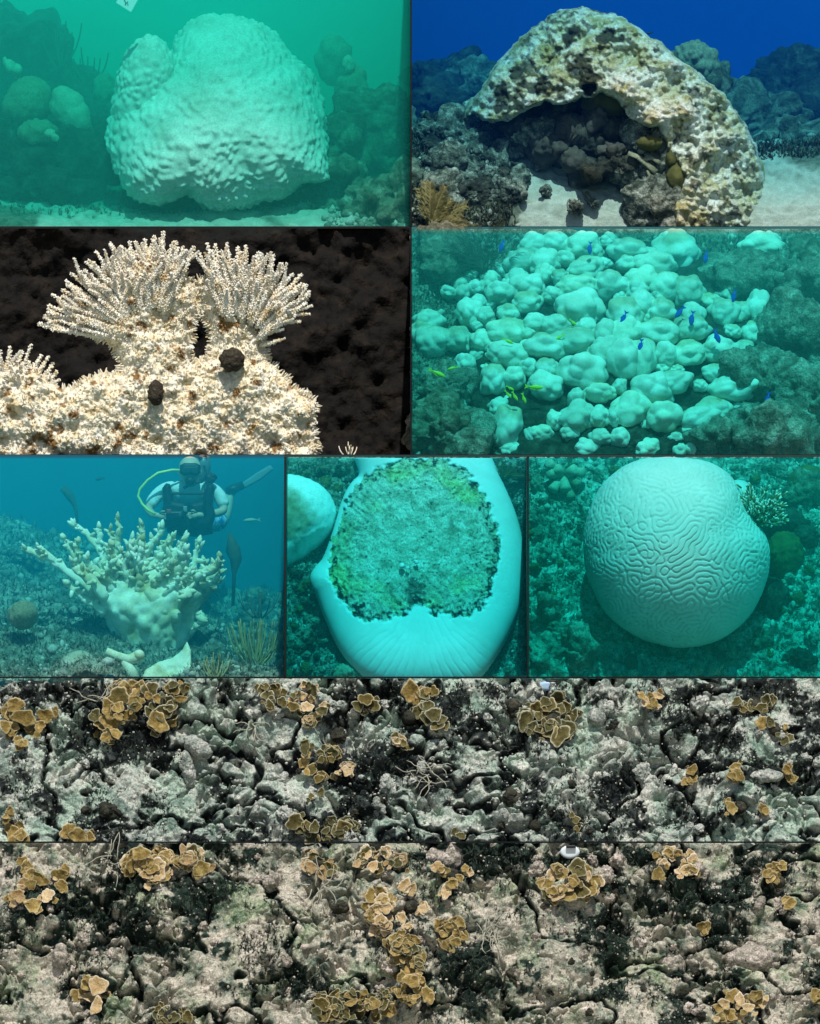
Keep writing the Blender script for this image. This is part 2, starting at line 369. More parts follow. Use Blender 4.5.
def pebbles(parent, pts, rng, r0, r1, m, name='rubble'):
    d, f = ico(1); n = len(pts); k = len(d); r = (r0+(r1-r0)*rng.random(n)**3)[:, None, None]; ax = rng.uniform(.6, 1.2, (n, 1, 3))
    V = (d[None]*(1+rng.normal(0, .13, (n, k, 1))))*ax*r+pts[:, None, :]
    F = (f[None]+(np.arange(n)*k)[:, None, None]).reshape(-1, 3)
    o = mk(name, V.reshape(-1, 3), F, m, parent, True, np.repeat(rng.random(n), k)); o['kind'] = 'stuff'; return o
M['turf_dark'] = mat('dark_algae_turf', [(.3, (.015, .02, .012)), (.7, (.05, .055, .03))], [(.3, (.10, .10, .05)), (.7, (.20, .19, .11))], scale=8, bump=None)
M['turf_mix'] = mat('mixed_algae_turf', [(.3, (.05, .05, .03)), (.7, (.12, .115, .065))], [(.3, (.34, .31, .22)), (.7, (.50, .47, .36))], scale=8, bump=None)
M['grit'] = mat('coral_grit', [(.3, (.10, .10, .07)), (.7, (.2, .19, .14))], [(.3, (.5, .48, .40)), (.7, (.7, .67, .58))], scale=12, bump=(90, .5), fine=(90, .4))
# ------------------------------------------------------------------ tank a: great white knobby coral in green water
def rocky(sc, amp, seed, fine=.3):
    def h(p):
        f1, f2 = worley(p*sc+.35*np.stack([fbm(p*sc*.7, 2, seed+5)]*3, 1), seed)
        g1, g2 = worley(p*sc*3.1, seed+2)
        return amp*(.8*fbm(p*sc*.5, 4, seed)+.55*(1-f1)+fine*(1-g1)+fine*.5*fbm(p*sc*6, 3, seed+9))
    return h
nA = rocky(3, .10, 3)
bedA = bed('seabed', -60, 409, 330, 180, 234, ipx((-60, 150), (60, 165), (110, 172), (200, 165), (330, 150), (410, 120)), 0.6, 4.9,
    lambda p: .25*nA(p)+.03*fbm(p*8, 3, 4), (0, -.2, 1), M['sand'],
    attr=lambda p, u, v: sst(fbm(p*1.2, 4, 8)+1.1*sst(p[:, 1], 1.0, 2.2)+1.2*sst(u, 325, 360)+.5*sst(-u, -45, -10), .1, .7), yexp=1.7)
def knob_disp(sc, amp, seed, low=.05, stretch=(1, 1, .75), jit=.6, rnd=False):
    st = np.array(stretch)
    def d(p, dd):
        w = np.stack([fbm(p*3, 2, seed+4), fbm(p*3+9, 2, seed+5), fbm(p*3+19, 2, seed+6)], 1)*.06
        f1, f2 = worley((p+w)*sc*st, seed, jit)
        k = np.exp(-(f1/.46)**2) if rnd else np.exp(-(f1/.44)**2.5)
        return amp*k+low*fbm(p*2.2, 3, seed+7)
    return d
M['bleached_a'] = mat('bleached_boulder_coral', [(.3, (.56, .55, .46)), (.5, (.70, .68, .60)), (.72, (.82, .80, .72))], scale=2.5, bump=(90, .4), fine=(45, .25))
cA = thing('coral_colony', 'huge bleached white boulder coral covered in rows of knobs above pale sand', 'coral', V3(220, 208, 1.3))
outA = [(118, 88), (120, 70), (150, 62), (170, 56), (175, 38), (188, 22), (205, 14), (235, 12), (255, 18), (268, 28), (278, 38), (291, 56), (305, 68), (316, 85), (323, 105), (326, 130), (327, 160), (324, 180), (304, 182), (287, 196), (262, 199), (240, 209), (205, 210), (188, 199), (160, 204), (128, 194), (114, 170), (110, 140), (112, 110)]
V, F = outline_geo(outA, (220, 112), .8, 1.55, 7, knob_disp(12.2, .043, 21, .045, (1, 1, .85), .75, True))
zA = float(P(0, 112, 1.5)[2]); V[:, 1] += (V[:, 2]-zA)*.52
mk('colony_body', V, F, M['bleached_a'], cA)
V, F = outline_geo([(114, 118), (117, 92), (121, 68), (131, 46), (148, 36), (160, 40), (169, 52), (178, 74), (180, 105), (165, 130), (138, 135), (120, 130)], (147, 86), .36, 1.36, 6, knob_disp(13, .036, 33, .03, (1, 1, .85), .75, True))
mk('shoulder_lobe', V, F, M['bleached_a'], cA)
V, F = outline_geo([(122, 190), (150, 170), (220, 170), (290, 165), (322, 168), (322, 205), (290, 216), (220, 220), (150, 217), (126, 210)], (222, 194), .62, 1.6, 5, lambda p, d: .12*fbm(p*4, 4, 5))
mk('coral_base', V, F, M['reef_dark'], cA)
def mound(name, label, cat, pts, c, dep, Y, m, amp=.03, sc=10, seed=1, sub=5, group=None, low=.04):
    t = thing(name, label, cat, V3(c[0], max(p[1] for p in pts), Y), group)
    V, F = outline_geo(pts, c, dep, Y, sub, knob_disp(sc, amp, seed, low)); mk('colony_body', V, F, m, t); return t
def oval(cx, cy, rx, ry, ang=0, n=20):
    a = math.radians(ang); return [(cx+rx*math.cos(t)*math.cos(a)-ry*math.sin(t)*math.sin(a), cy+rx*math.cos(t)*math.sin(a)+ry*math.sin(t)*math.cos(a)) for t in [2*math.pi*k/n for k in range(n)]]
M['greenish'] = mat('dull_live_coral', [(.3, (.20, .19, .11)), (.7, (.36, .33, .22))], scale=6, bump=(60, .5), fine=(50, .4))
M['pale_live'] = mat('pale_live_coral', [(.3, (.36, .34, .24)), (.7, (.52, .48, .36))], scale=6, bump=(60, .4), fine=(50, .3))
mound('boulder_coral', 'round dull green boulder coral left of an upright pale one', 'coral', [(4, 112), (8, 92), (20, 80), (36, 78), (48, 85), (53, 98), (48, 114), (30, 122), (12, 121)], (28, 100), .22, 2.0, M['greenish'], .012, 16, 3)
mound('boulder_coral', 'upright pale lobe-shaped coral leaning beside the round dull green one', 'coral', [(53, 100), (54, 92), (62, 87), (72, 91), (82, 104), (90, 118), (93, 132), (84, 138), (66, 132), (56, 118)], (70, 113), .2, 1.9, M['pale_live'], .008, 18, 4)
mound('boulder_coral', 'low dark lumpy coral under the round dull green coral', 'coral', oval(38, 132, 22, 14), (38, 132), .2, 1.7, M['greenish'], .03, 9, 5)
mound('small_coral', 'little pale two-lobed coral on the dark reef by the boulder corals', 'coral', [(43, 133), (46, 128), (52, 127), (58, 133), (62, 140), (58, 144), (50, 138)], (52, 135), .06, 1.42, M['pale_live'], .01, 18, 6, 4)
for k, (x, y, rx, ry, Y) in enumerate([(20, 160, 50, 34, 1.9), (75, 165, 42, 30, 1.9), (100, 150, 26, 30, 2.2), (45, 190, 40, 18, 1.7), (-20, 140, 40, 50, 2.2), (340, 150, 22, 26, 1.9), (375, 120, 42, 34, 2.3), (390, 165, 40, 30, 2.0), (342, 178, 18, 22, 1.5), (372, 205, 30, 30, 1.0), (405, 200, 30, 34, .9), (330, 215, 24, 14, 1.3)]):
    V, F = outline_geo(oval(x, y, rx, ry), (x, y), .3, Y, 5, lambda p, d: .16*fbm(p*3.2+k, 4, k)+.05*(1-worley(p*9, k)[0]))
    mk('rock', V, F, M['reef'] if x > 300 else M['reef_dark'], bedA)
for (x, y, r, Y) in [(348, 66, 8, 2.6), (356, 80, 14, 2.7), (334, 60, 22, 3.6), (352, 95, 22, 2.7), (105, 88, 14, 3.0), (10, 66, 7, 2.3), (18, 72, 6, 2.3), (5, 60, 4, 2.3)]:
    V, F = outline_geo(oval(x, y, r*.8, r*1.2), (x, y), r*.008, Y, 4, lambda p, d: .03*fbm(p*8+x, 3, 2)); mk('rock', V, F, M['pale_live' if r < 9 else 'greenish'], bedA)
# reef wall upper left and sea rods
V, F = outline_geo([(-80, 200), (-80, 20), (0, 10), (30, 14), (60, 40), (78, 60), (100, 85), (118, 100), (125, 200)], (20, 110), .55, 3.6, 6, lambda p, d: .3*fbm(p*2, 5, 6)+.08*(1-worley(p*7, 6)[0]))
mk('rock', V, F, M['reef_dark'], bedA)
def sea_rods(name, label, cat, px, py, Y, n, L, spread, m, seed, r=.012, lean=0., group=None, curve=.25):
    rr = random.Random(seed); t = thing(name, label, cat, V3(px, py, Y), group)
    for i in range(n):
        a = spread*(2*(i+.5)/n-1)+rr.uniform(-.1, .1)+lean; l = L*rr.uniform(.65, 1); b = V3(px, py, Y)+Vector((rr.uniform(-.05, .05), rr.uniform(-.06, .06), 0))
        mid = b+Vector((math.sin(a*1.4)*l*.5, rr.uniform(-.1, .1), math.cos(a)*l*.45)); tip = b+Vector((math.sin(a)*l*(1-curve), rr.uniform(-.15, .15), math.cos(a*.5)*l))
        MB().tube(bez(b, mid, tip, 9), [r*(1-.4*k/9) for k in range(10)], 6).build('rod', m, t)
    return t
sea_rods('sea_rod', 'tall dark sea rods on the reef wall behind the round dull green coral', 'soft coral', 60, 70, 3.0, 9, .55, .6, M['plume_dark'], 3)
sea_rods('sea_rod', 'faint drooping sea rods between the reef wall and the great white coral', 'soft coral', 88, 86, 3.3, 7, .45, .7, M['plume_dark'], 4)
# slate with dark scribble
sl_ = thing('dive_slate', 'white plastic slate with a dark scribble hanging above the great white coral', 'slate', V3(126, -3, .9))
def quad_slab(pts, Y, th, name, m, parent):
    V = [P(x, y, Y) for x, y in pts]+[P(x, y, Y+th) for x, y in pts]; n = len(pts)
    F = [tuple(reversed(range(n))), tuple(range(n, 2*n))]+[(i, (i+1) % n, n+(i+1) % n, n+i) for i in range(n)]
    return mk(name, np.array(V), F, m, parent, False)
quad_slab([(116, 2.5), (125, -13), (140, -4), (131, 12)], .9, .02, 'board', flat('white_plastic', (.82, .82, .8), .4, .03, bump=None), sl_)
sc = MB(); sc.tube([V3(x, y, .895) for x, y in [(124, -1), (126, 3), (125, 5), (127.5, 1.5), (128, 5.5)]], .004, 4); sc.build('pencil_mark', flat('pencil', (.08, .09, .1)), sl_)

p_, g_ = pick(bedA, 3000, 1, lambda p: p[:, 1] > 1.0); turf(bedA, p_, g_, .05, .008, M['turf_mix'], (0, -.3, 1)); p_, g_ = pick(bedA, 900, 2, lambda p: p[:, 0] > -.9); pebbles(bedA, p_, g_, .012, .06, M['grit'])
# ------------------------------------------------------------------ tank b: domed mound coral over a dark hollow, blue water
nB = rocky(3, .1, 13)
M['reef_left'] = mat('speckled_rubble', [(.32, (.03, .035, .025)), (.46, (.12, .125, .09)), (.58, (.32, .31, .24)), (.7, (.56, .54, .45))], scale=9, bump=(45, .8), fine=(60, .6), dist=.8, bd=.03)
bedB = bed('seabed', 412.5, 880, 330, 220, 236, ipx((412, 104), (470, 100), (520, 104), (560, 112), (640, 118), (700, 120), (760, 122), (820, 116), (880, 116)), 0.03, 6.9,
    lambda p: .5*nB(p)+.02*fbm(p*12, 3, 4), (0, -.2, 1), M['sand'],
    attr=lambda p, u, v: np.clip(sst(fbm(p*1.6, 4, 9)+.75*sst(p[:, 1], .9, 2.6)+1.1*sst(-(u+60*fbm(p*3, 4, 19)), -520, -480)-.5*sst(-np.abs(u+40*fbm(p*3, 3, 20)-560), -70, -30)+.4*sst(u, 765, 790)*sst(p[:, 1], .6, 1.2), .05, .6), 0, 1), yfun=lambda v: np.interp(v, [0, .25, .8, 1], [.3, .45, 1.45, 6.9]))
outB = [(455, 112), (462, 104), (472, 98), (484, 85), (489, 72), (497, 60), (506, 52), (514, 42), (526, 32), (540, 24), (553, 14), (566, 8), (583, 6), (600, 12), (616, 14), (632, 24), (645, 33), (660, 42), (675, 55), (694, 70), (710, 82), (725, 96), (737, 110), (748, 126), (755, 143), (763, 164), (767, 185), (772, 205), (772, 232), (674, 232), (672, 215), (678, 195), (684, 180), (678, 165), (668, 153), (662, 138), (657, 128), (648, 128), (638, 122), (630, 118), (624, 110), (612, 99), (602, 94), (592, 98), (582, 99), (568, 103), (554, 106), (545, 102), (534, 107), (519, 114), (510, 120), (498, 122), (484, 122), (474, 116), (466, 122), (458, 118)]
holesB = [oval(590, 90, 5, 6)]
def sdfB(q):
    f = polysdf(q, outB)+1.6*fbm(np.stack([q[:, 0]*.12, q[:, 1]*.12, q[:, 0]*0], 1), 3, 3)
    for h in holesB: f = np.maximum(f, -(polysdf(q, h)+3.6*fbm(np.stack([q[:, 0]*.16, q[:, 1]*.16, q[:, 0]*0], 1), 3, 4)))
    return f
def domeB(px, py):
    d = ((px-620)/172)**2+((py-225)/225)**2
    return 1.85-1.65*np.sqrt(np.clip(1-d*.93, .0, 1))
def hfB(q, f):
    p = np.stack([q[:, 0]*.01, q[:, 1]*.01, q[:, 0]*0], 1)
    w = p+.03*np.stack([fbm(p*4, 2, 5), fbm(p*4+7, 2, 6), p[:, 0]*0], 1)
    f1, f2 = worley(w*np.array([14, 14, 1])+[0, 0, .5], 8, .8); g1, g2 = worley(w*5.5+[0, 0, .5], 9)
    return .075*np.exp(-(f1/.42)**2.2)+.16*(1-g1)+.12*fbm(p*3.5, 4, 10)+.015*fbm(p*22, 2, 12)
V, F, q, n = pillow_geo(sdfB, (446, 0, 778, 236), 1.0, 9, domeB, hfB, 1.6, .6)
cB = thing('coral_colony', 'great cream-white domed coral arching over a dark hollow in blue water', 'coral', V3(640, 226, 1.0))
mB = mat('cream_knobby_coral', [(.36, (.40, .33, .13)), (.46, (.60, .54, .34)), (.60, (.80, .78, .68))], [(.3, (.02, .02, .012)), (.7, (.10, .09, .045))], scale=4.5, bump=(90, .8), fine=(34, .4), dist=.6, bd=.02)
pB = V*1.; xb, yb = pxpy(pB); wb = 7*fbm(pB*9, 3, 63); att = np.maximum(sst(fbm(pB*7, 4, 61, .6)+.35*fbm(pB*1.6, 2, 62), .42, .66)*.8, np.max([sst(np.hypot((xb-x0)/rx, (yb-y0)/ry)*10+wb, 11, 7) for x0, y0, rx, ry in ((571, 34, 11, 9), (612, 37, 12, 8), (584, 64, 15, 11), (517, 75, 10, 8), (590, 78, 10, 12), (500, 92, 8, 10), (541, 84, 7, 12))], axis=0)); mk('colony_crust', V, F, mB, cB, True, att)
V, F = outline_geo([(470, 130), (500, 88), (540, 48), (585, 26), (640, 52), (690, 92), (725, 130), (745, 180), (750, 240), (600, 240), (480, 215)], (620, 160), .8, 2.0, 6, lambda p, d: .16*fbm(p*3, 4, 2)+.05*(1-worley(p*8, 3)[0]))
mk('inner_rock', V, F, M['reef_dark'], cB)
mound('plate_coral', 'olive green dome-shaped coral tucked under the rim of the hollow', 'coral', [(582, 108), (584, 96), (592, 88), (606, 87), (616, 92), (624, 100), (627, 110), (615, 116), (598, 114)], (604, 102), .22, .85, M['olive'], .006, 20, 7)
tb = thing('brain_coral', 'dark brown grooved brain coral in the middle of the hollow', 'coral', V3(577, 148, .8))
def grooves(p, d):
    return .03*fbm(p*4, 2, 3)+.008*np.sin(fbm(p*5, 2, 4)*9+p[:, 0]*90)
V, F = outline_geo([(556, 128), (558, 116), (568, 111), (582, 113), (594, 124), (599, 138), (596, 147), (580, 149), (562, 146), (555, 138)], (577, 131), .3, .80, 6, grooves); mk('colony_body', V, F, M['brown_coral'], tb)
mound('boulder_coral', 'small rough grey-brown coral below the dark brain coral', 'coral', oval(574, 160, 13, 13), (574, 160), .16, .62, M['brown_coral'], .03, 14, 8)
mound('boulder_coral', 'small dark knobby coral between the brain coral and the arch rim', 'coral', oval(611, 130, 12, 12), (611, 130), .2, .85, M['brown_coral'], .03, 12, 9)
for k, (x, y, rx, ry, Y) in enumerate([(555, 150, 14, 10, 1.35), (590, 172, 14, 9, 1.0), (620, 168, 16, 12, 1.0), (598, 118, 10, 10, 1.35), (628, 118, 10, 9, 1.3), (545, 118, 14, 12, 1.7), (612, 152, 12, 9, 1.1), (600, 150, 26, 16, 1.8), (640, 140, 16, 10, 1.5), (655, 205, 30, 28, 1.25), (664, 175, 18, 26, 1.2), (630, 195, 20, 16, 1.7), (640, 150, 10, 8, 1.2), (562, 108, 8, 8, 1.5)]):
    V, F = outline_geo(oval(x, y, rx, ry), (x, y), .22, Y-.55, 5, lambda p, d: .12*fbm(p*5+k, 4, k)+.05*(1-worley(p*14, k)[0])); mk('rock', V, F, M['reef_dark'] if k % 3 else M['brown_coral'], bedB)
for k, (x, y, rx, ry) in enumerate([(671, 158, 8, 10), (650, 143, 13, 7), (676, 178, 7, 14), (672, 198, 6, 10)]):
    mound('encrusting_coral', ['olive crust high on the broken right edge of the hollow', 'olive crust over the ledge at the right of the hollow', 'long olive crust down the right edge of the hollow', 'low olive crust at the foot of the right edge of the hollow'][k], 'coral', oval(x, y, rx, ry), (x, y), .13, .30, M['olive'], .012, 18, 20+k, 4)
tw = thing('white_sponge', 'pale white branching crust hanging down inside the right edge of the hollow', 'sponge', V3(655, 200, .45))
for path, r in ((((628, 153), (638, 157), (648, 165), (656, 172)), 4.5), (((640, 160), (652, 158), (660, 163)), 3.5), (((648, 170), (653, 182), (658, 195), (660, 201)), 4)):
    MB().tube([V3(x, y, .27) for x, y in path], [r*.01*f for f in np.linspace(.7, 1, len(path))], 8, .5).build('crust_branch', M['greenish'], tw)
for k, (x, y, rx, ry, Y) in enumerate([(664, 170, 26, 36, .52), (652, 206, 28, 26, .42), (642, 146, 18, 16, .60), (674, 205, 20, 28, .36), (626, 178, 16, 16, .6), (540, 135, 20, 12, 1.05), (520, 128, 16, 10, 1.1), (590, 150, 22, 14, .8)]):
    V, F = outline_geo(oval(x, y, rx, ry), (x, y), .22, Y, 5, lambda p, d: .10*fbm(p*5+k, 5, k+40)+.05*(1-worley(p*11, k)[0])+.03*(1-worley(p*24, k)[0])); mk('rock', V, F, M['reef_left'] if k in (0, 1, 2, 3, 4, 5) else M['reef_dark'], bedB)
# rubble at left and right, far heads
for k in range(150):
    r_ = RND.uniform(4, 13); x = RND.uniform(413+1.4*r_, 520); y = RND.uniform(118, 200); Y = .1+(226-y)/100*1.3
    rock(bedB, x, y, Y, r_, M['reef_dark'] if RND.random() < .4 else M['reef_left'])
for (x, y, r, Y) in [(452, 160, 24, 1.0), (450, 135, 26, 1.35), (478, 145, 22, 1.2), (500, 160, 16, 1.0), (444, 190, 20, .55), (575, 207, 9, .3), (520, 192, 12, .45), (545, 190, 8, .5), (590, 200, 8, .35), (505, 185, 12, .55), (540, 160, 9, .9), (520, 150, 10, 1.0)]:
    rock(bedB, x, y, Y, r, M['reef_left'])
mound('boulder_coral', 'grey-blue knobby coral head perched behind the right shoulder of the dome', 'coral', [(674, 60), (676, 50), (686, 47), (700, 47), (711, 52), (717, 62), (714, 76), (704, 84), (690, 80), (678, 70)], (696, 64), .22, 2.2, M['greenish'], .05, 11, 12)
for (x, y, rx, ry, Y, mm) in [(800, 100, 50, 34, 4.0, 'reef_dark'), (790, 88, 34, 20, 4.4, 'reef_dark'), (760, 130, 34, 26, 3.2, 'reef'), (795, 150, 40, 26, 2.6, 'reef'), (770, 160, 20, 14, 2.2, 'reef'), (850, 110, 50, 50, 3.6, 'reef_dark'), (446, 84, 32, 22, 5.0, 'reef_dark'), (440, 104, 27, 16, 4.0, 'reef_dark'), (480, 92, 30, 18, 4.6, 'reef'), (735, 120, 20, 20, 3.0, 'reef'), (711, 86, 10, 10, 2.4, 'reef')]:
    V, F = outline_geo(oval(x, y, rx, ry), (x, y), .4, Y, 5, lambda p, d: .2*fbm(p*3+x, 5, 3)+.10*(1-worley(p*6, 4)[0])+.06*(1-worley(p*15, 5)[0])); mk('rock', V, F, M[mm], bedB)
def plume(name, label, px, py, Y, n, L, a0, a1, m, seed, lead=.16, step=26, r=.006, droop=.3):
    rr = random.Random(seed); t = thing(name, label, 'soft coral', V3(px, py, Y))
    for i in range(n):
        a = a0+(a1-a0)*(i+.5)/n+rr.uniform(-.06, .06); l = L*rr.uniform(.75, 1); b = V3(px, py, Y)+Vector((rr.uniform(-.03, .03), rr.uniform(-.03, .05), 0))
        dr = Vector((math.sin(a), rr.uniform(-.25, .1), math.cos(a))); path = bez(b, b+dr*l*.55, b+dr*l+Vector((math.sin(a)*l*.1, 0, -droop*l*abs(math.sin(a)))), 12)
        mb = MB(); mb.tube(path, [r*(1-.6*k/12) for k in range(13)], 5)
        for k in range(step):
            t_ = .15+.85*k/step; q = t_*12; j = min(int(q), 11); p = path[j].lerp(path[j+1], q-j); tg = (path[j+1]-path[j]).normalized()
            sd = tg.cross(Vector((0, 1, 0))).normalized()
            for s in (-1, 1):
                l2 = lead*rr.uniform(.7, 1.1)*(1-.55*t_); d2 = (sd*s*.75+tg*.7+Vector((0, rr.uniform(-.4, .2), 0))).normalized()
                mb.tube([p, p+d2*l2*.5, p+d2*l2+tg*l2*.15], [r*.55, r*.5, r*.25], 3, cap=False)
        mb.build('frond', m, t)
    return t
plume('sea_plume', 'bushy yellowish sea plume at the edge of the blue water sand', 430, 228, .12, 12, .50, -.35, 1.35, M['plume'], 5, .13, 30, .008)
plume('sea_plume', 'thin dark sea plume beside the bushy yellowish one', 508, 224, .5, 3, .4, -.3, .3, M['plume_dark'], 6, .07, 16)
tg_ = thing('sea_whip', 'thin curling dark sea whip on the lower right of the dome', 'soft coral', V3(688, 162, .6))
MB().tube([V3(x, y, .62) for x, y in [(700, 122), (692, 128), (687, 136), (682, 145), (686, 150), (696, 155), (704, 156)]], .006, 5).build('stem', M['plume_dark'], tg_)
def fish(label, group, px, py, Y, L, ang, m, hgt=.36, m2=None, cat='fish', turn=0., name='reef_fish'):
    t = thing(name, label, cat, V3(px, py, Y), group); n = 9; V = []; F = []
    prof = [.02, .55, .85, 1, .97, .82, .6, .36, .18]
    for i in range(n):
        x = -.5+i/(n-1)*.8
        for k in range(8):
            th = 2*math.pi*k/8; V.append((x, math.cos(th)*prof[i]*hgt*.22, math.sin(th)*prof[i]*hgt*.5))
    for i in range(n-1):
        for k in range(8): k2 = (k+1) % 8; F.append((i*8+k, (i+1)*8+k, (i+1)*8+k2, i*8+k2))
    F += [tuple(range(8)), tuple(reversed(range((n-1)*8, n*8)))]
    Rm = Matrix.Rotation(math.radians(turn), 4, 'Z'); Rm = Matrix.Rotation(-math.radians(ang), 4, 'Y') @ Rm
    c = V3(px, py, Y); tr = lambda q: [(c+Rm @ (Vector(v)*L))[:] for v in q]
    mk('body', tr(V), F, m, t)
    def fin(nm, pts, mm):
        k = len(pts); v = [(x, -.008, z) for x, z in pts]+[(x, .008, z) for x, z in pts]
        mk(nm, tr(v), [tuple(range(k)), tuple(reversed(range(k, 2*k)))]+[(i, i+k, (i+1) % k+k, (i+1) % k) for i in range(k)], mm, t, False)
    fin('tail_fin', [(.27, -.03), (.5, -.2*hgt/.36), (.43, 0), (.5, .2*hgt/.36), (.27, .03)], m2 or m)
    fin('dorsal_fin', [(-.2, .44*hgt), (-.05, .66*hgt), (.22, .3*hgt), (.2, .2*hgt)], m2 or m)
    return t
M['fish_dark'] = flat('dark_fish', (.02, .025, .03), .4, bump=None)
fish('tiny dark fish swimming just right of the dome crest', None, 650, 33, 1.2, .07, 10, M['fish_dark'])
fish('tiny dark fish against the dome below its fellow', None, 650, 47, .7, .06, -5, M['fish_dark'])

p_, g_ = pick(bedB, 9000, 3, lambda p: (p[:, 0] < 1.1) | (p[:, 1] > 1.2)); turf(bedB, p_, g_, .06, .010, M['turf_dark'], (0, -.3, 1)); p_, g_ = pick(bedB, 900, 4, lambda p: (p[:, 0] < .9) | (p[:, 1] > 1.5)); pebbles(bedB, p_, g_, .008, .05, M['grit'])
# ------------------------------------------------------------------ compartment c: bleached branching coral before a dark cave
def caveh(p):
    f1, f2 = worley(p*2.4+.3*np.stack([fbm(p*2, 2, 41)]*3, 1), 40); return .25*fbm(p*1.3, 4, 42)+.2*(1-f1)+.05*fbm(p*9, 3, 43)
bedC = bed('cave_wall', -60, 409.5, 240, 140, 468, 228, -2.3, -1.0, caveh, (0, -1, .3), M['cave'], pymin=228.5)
M['acro'] = mat('bleached_branching_coral', [(.30, (.45, .27, .09)), (.37, (.76, .62, .38)), (.48, (.86, .77, .57)), (.7, (.86, .83, .74))], [(.3, (.20, .10, .03)), (.7, (.34, .19, .06))], scale=9, bump=(140, .5), fine=(70, .2), dist=.5)
M['acro_tip'] = mat('bleached_branch', [(.32, (.55, .36, .15)), (.40, (.84, .74, .54)), (.5, (.90, .83, .68)), (.7, (.90, .88, .80))], scale=9, bump=(140, .4), fine=(70, .15), dist=.5)
caps = [((150, 300), (155, 360), 38, 32), ((95, 318), (150, 330), 16, 34), ((110, 290), (150, 310), 14, 34), ((150, 270), (172, 300), 20, 24), ((130, 275), (150, 310), 20, 30), ((236, 305), (238, 360), 22, 26), ((240, 295), (270, 300), 18, 16), ((216, 290), (236, 330), 16, 20), ((200, 400), (250, 400), 34, 38), ((100, 400), (200, 410), 24, 44), ((250, 395), (300, 410), 30, 16), ((60, 420), (150, 430), 30, 40), ((-20, 400), (20, 395), 30, 26), ((20, 395), (55, 420), 24, 20), ((-20, 440), (150, 450), 30, 60), ((150, 450), (302, 452), 50, 14), ((270, 430), (303, 440), 30, 10)]
def sdfC(q):
    f = np.full(len(q), 1e3)
    for a, b, ra, rb in caps:
        a, b = np.array(a, float), np.array(b, float); e_ = b-a; t = np.clip(((q-a)@e_)/(e_@e_), 0, 1)
        d = np.sqrt(((q-a-t[:, None]*e_)**2).sum(1))-(ra+(rb-ra)*t); f = -6*np.log(np.exp(np.clip(-f/6, -50, 50))+np.exp(np.clip(-d/6, -50, 50)))
    p = np.stack([q[:, 0], q[:, 1], q[:, 0]*0], 1)
    return f+1.5*fbm(p*.15, 3, 6)
def YcC(px, py): return -3.30-.25*sst(py, 300, 440)+.03*np.sin(px*.03)
def hfC(q, f):
    p = np.stack([q[:, 0]*.01, q[:, 1]*.01, q[:, 0]*0], 1); f1, f2 = worley(p*26+[0, 0, .5], 3, .9)
    return .045*np.clip(1-f1/.8, 0, 1)+.06*fbm(p*7, 4, 5)
V, F, q, n = pillow_geo(sdfC, (-40, 226, 330, 460), 1.25, 26, YcC, hfC, .8, .6)
cC = thing('branching_coral', 'bleached white branching coral with two fans of needle branches before a dark cave', 'coral', V3(170, 455, -3.4))
pp = P(q[:, 0], q[:, 1], -3.3)
mm = sst(fbm(pp*9, 4, 77)+.5*sst(np.hypot(q[:, 0]-232, q[:, 1]-322), 22, 6)+.35*sst(np.hypot((q[:, 0]-70)*.6, q[:, 1]-440), 50, 10)+.3*sst(np.hypot(q[:, 0]-165, q[:, 1]-318), 45, 20), .58, .9)
att = np.concatenate([mm, mm]); mk('coral_slab', V, F, M['acro'], cC, True, att)
# short bristles all over the slab: too small to pick apart
tv, tf = [], []
inside = np.array([i for i in range(n)]); rngc = np.random.default_rng(4)
front = V[:n]
nb = MB()
for i in rngc.choice(n, 9500, replace=False):
    p = Vector(front[i]); d = Vector((rngc.normal(0, .8), -1.0, rngc.normal(.1, .8))); d.normalize(); l = rngc.uniform(.008, .03); rb = rngc.uniform(.004, .0105)
    nb.tube([p-d*.01, p+d*l*.7, p+d*l], [rb, rb*.9, rb*.35], 4, cap=False, a=float(mm[i]*.9))
o = nb.build('bristle_nubs', M['acro'], cC); o['kind'] = 'stuff'
# outline bristles
ed = MB(); fq = sdfC(q)
rim = np.where((fq > -2.5))[0]
gx = (sdfC(q[rim]+[1, 0])-sdfC(q[rim]-[1, 0])); gy = (sdfC(q[rim]+[0, 1])-sdfC(q[rim]-[0, 1]))
for j in rngc.choice(len(rim), 900, replace=False):
    g = Vector((gx[j], rngc.normal(-.3, .6), -gy[j])); g.normalize(); p = Vector(front[rim[j]]); l = rngc.uniform(.02, .07)
    ed.tube([p-g*.01, p+g*l*.7, p+g*l], [.010, .008, .003], 5, cap=False, a=0.)
o = ed.build('bristle_rim', M['acro'], cC); o['kind'] = 'stuff'
def branch_mesh(seed):
    rr = random.Random(seed); mb = MB(); cx_, cy2 = rr.uniform(-.06, .06), rr.uniform(-.06, .06)
    ax = lambda z: Vector((cx_*z*z, cy2*z*z, z)); rad = lambda z: .055*(1-.62*z)
    mb.tube([ax(z) for z in (-.1, .2, .4, .6, .8, .95, 1.0)], [rad(max(z, 0))*(.4 if z == 1 else 1) for z in (-.1, .2, .4, .6, .8, .95, 1.0)], 7)
    z = .0; k = 0
    while z < .97:
        for j in range(5):
            th = k*.7+j*2*math.pi/5+rr.uniform(-.35, .35); zz = z+rr.uniform(-.02, .02); l = rr.uniform(.03, .085)*(1-.35*z)
            d = Vector((math.cos(th), math.sin(th), .22)); c0 = ax(zz)+Vector((math.cos(th), math.sin(th), 0))*rad(zz)*.6
            mb.tube([c0, c0+d*l*.7, c0+d*l], [.021, .017, .006], 5, cap=False)
        z += .048; k += 1
    return mb.mesh('branch', M['acro_tip'])
bms = [branch_mesh(k) for k in range(7)]
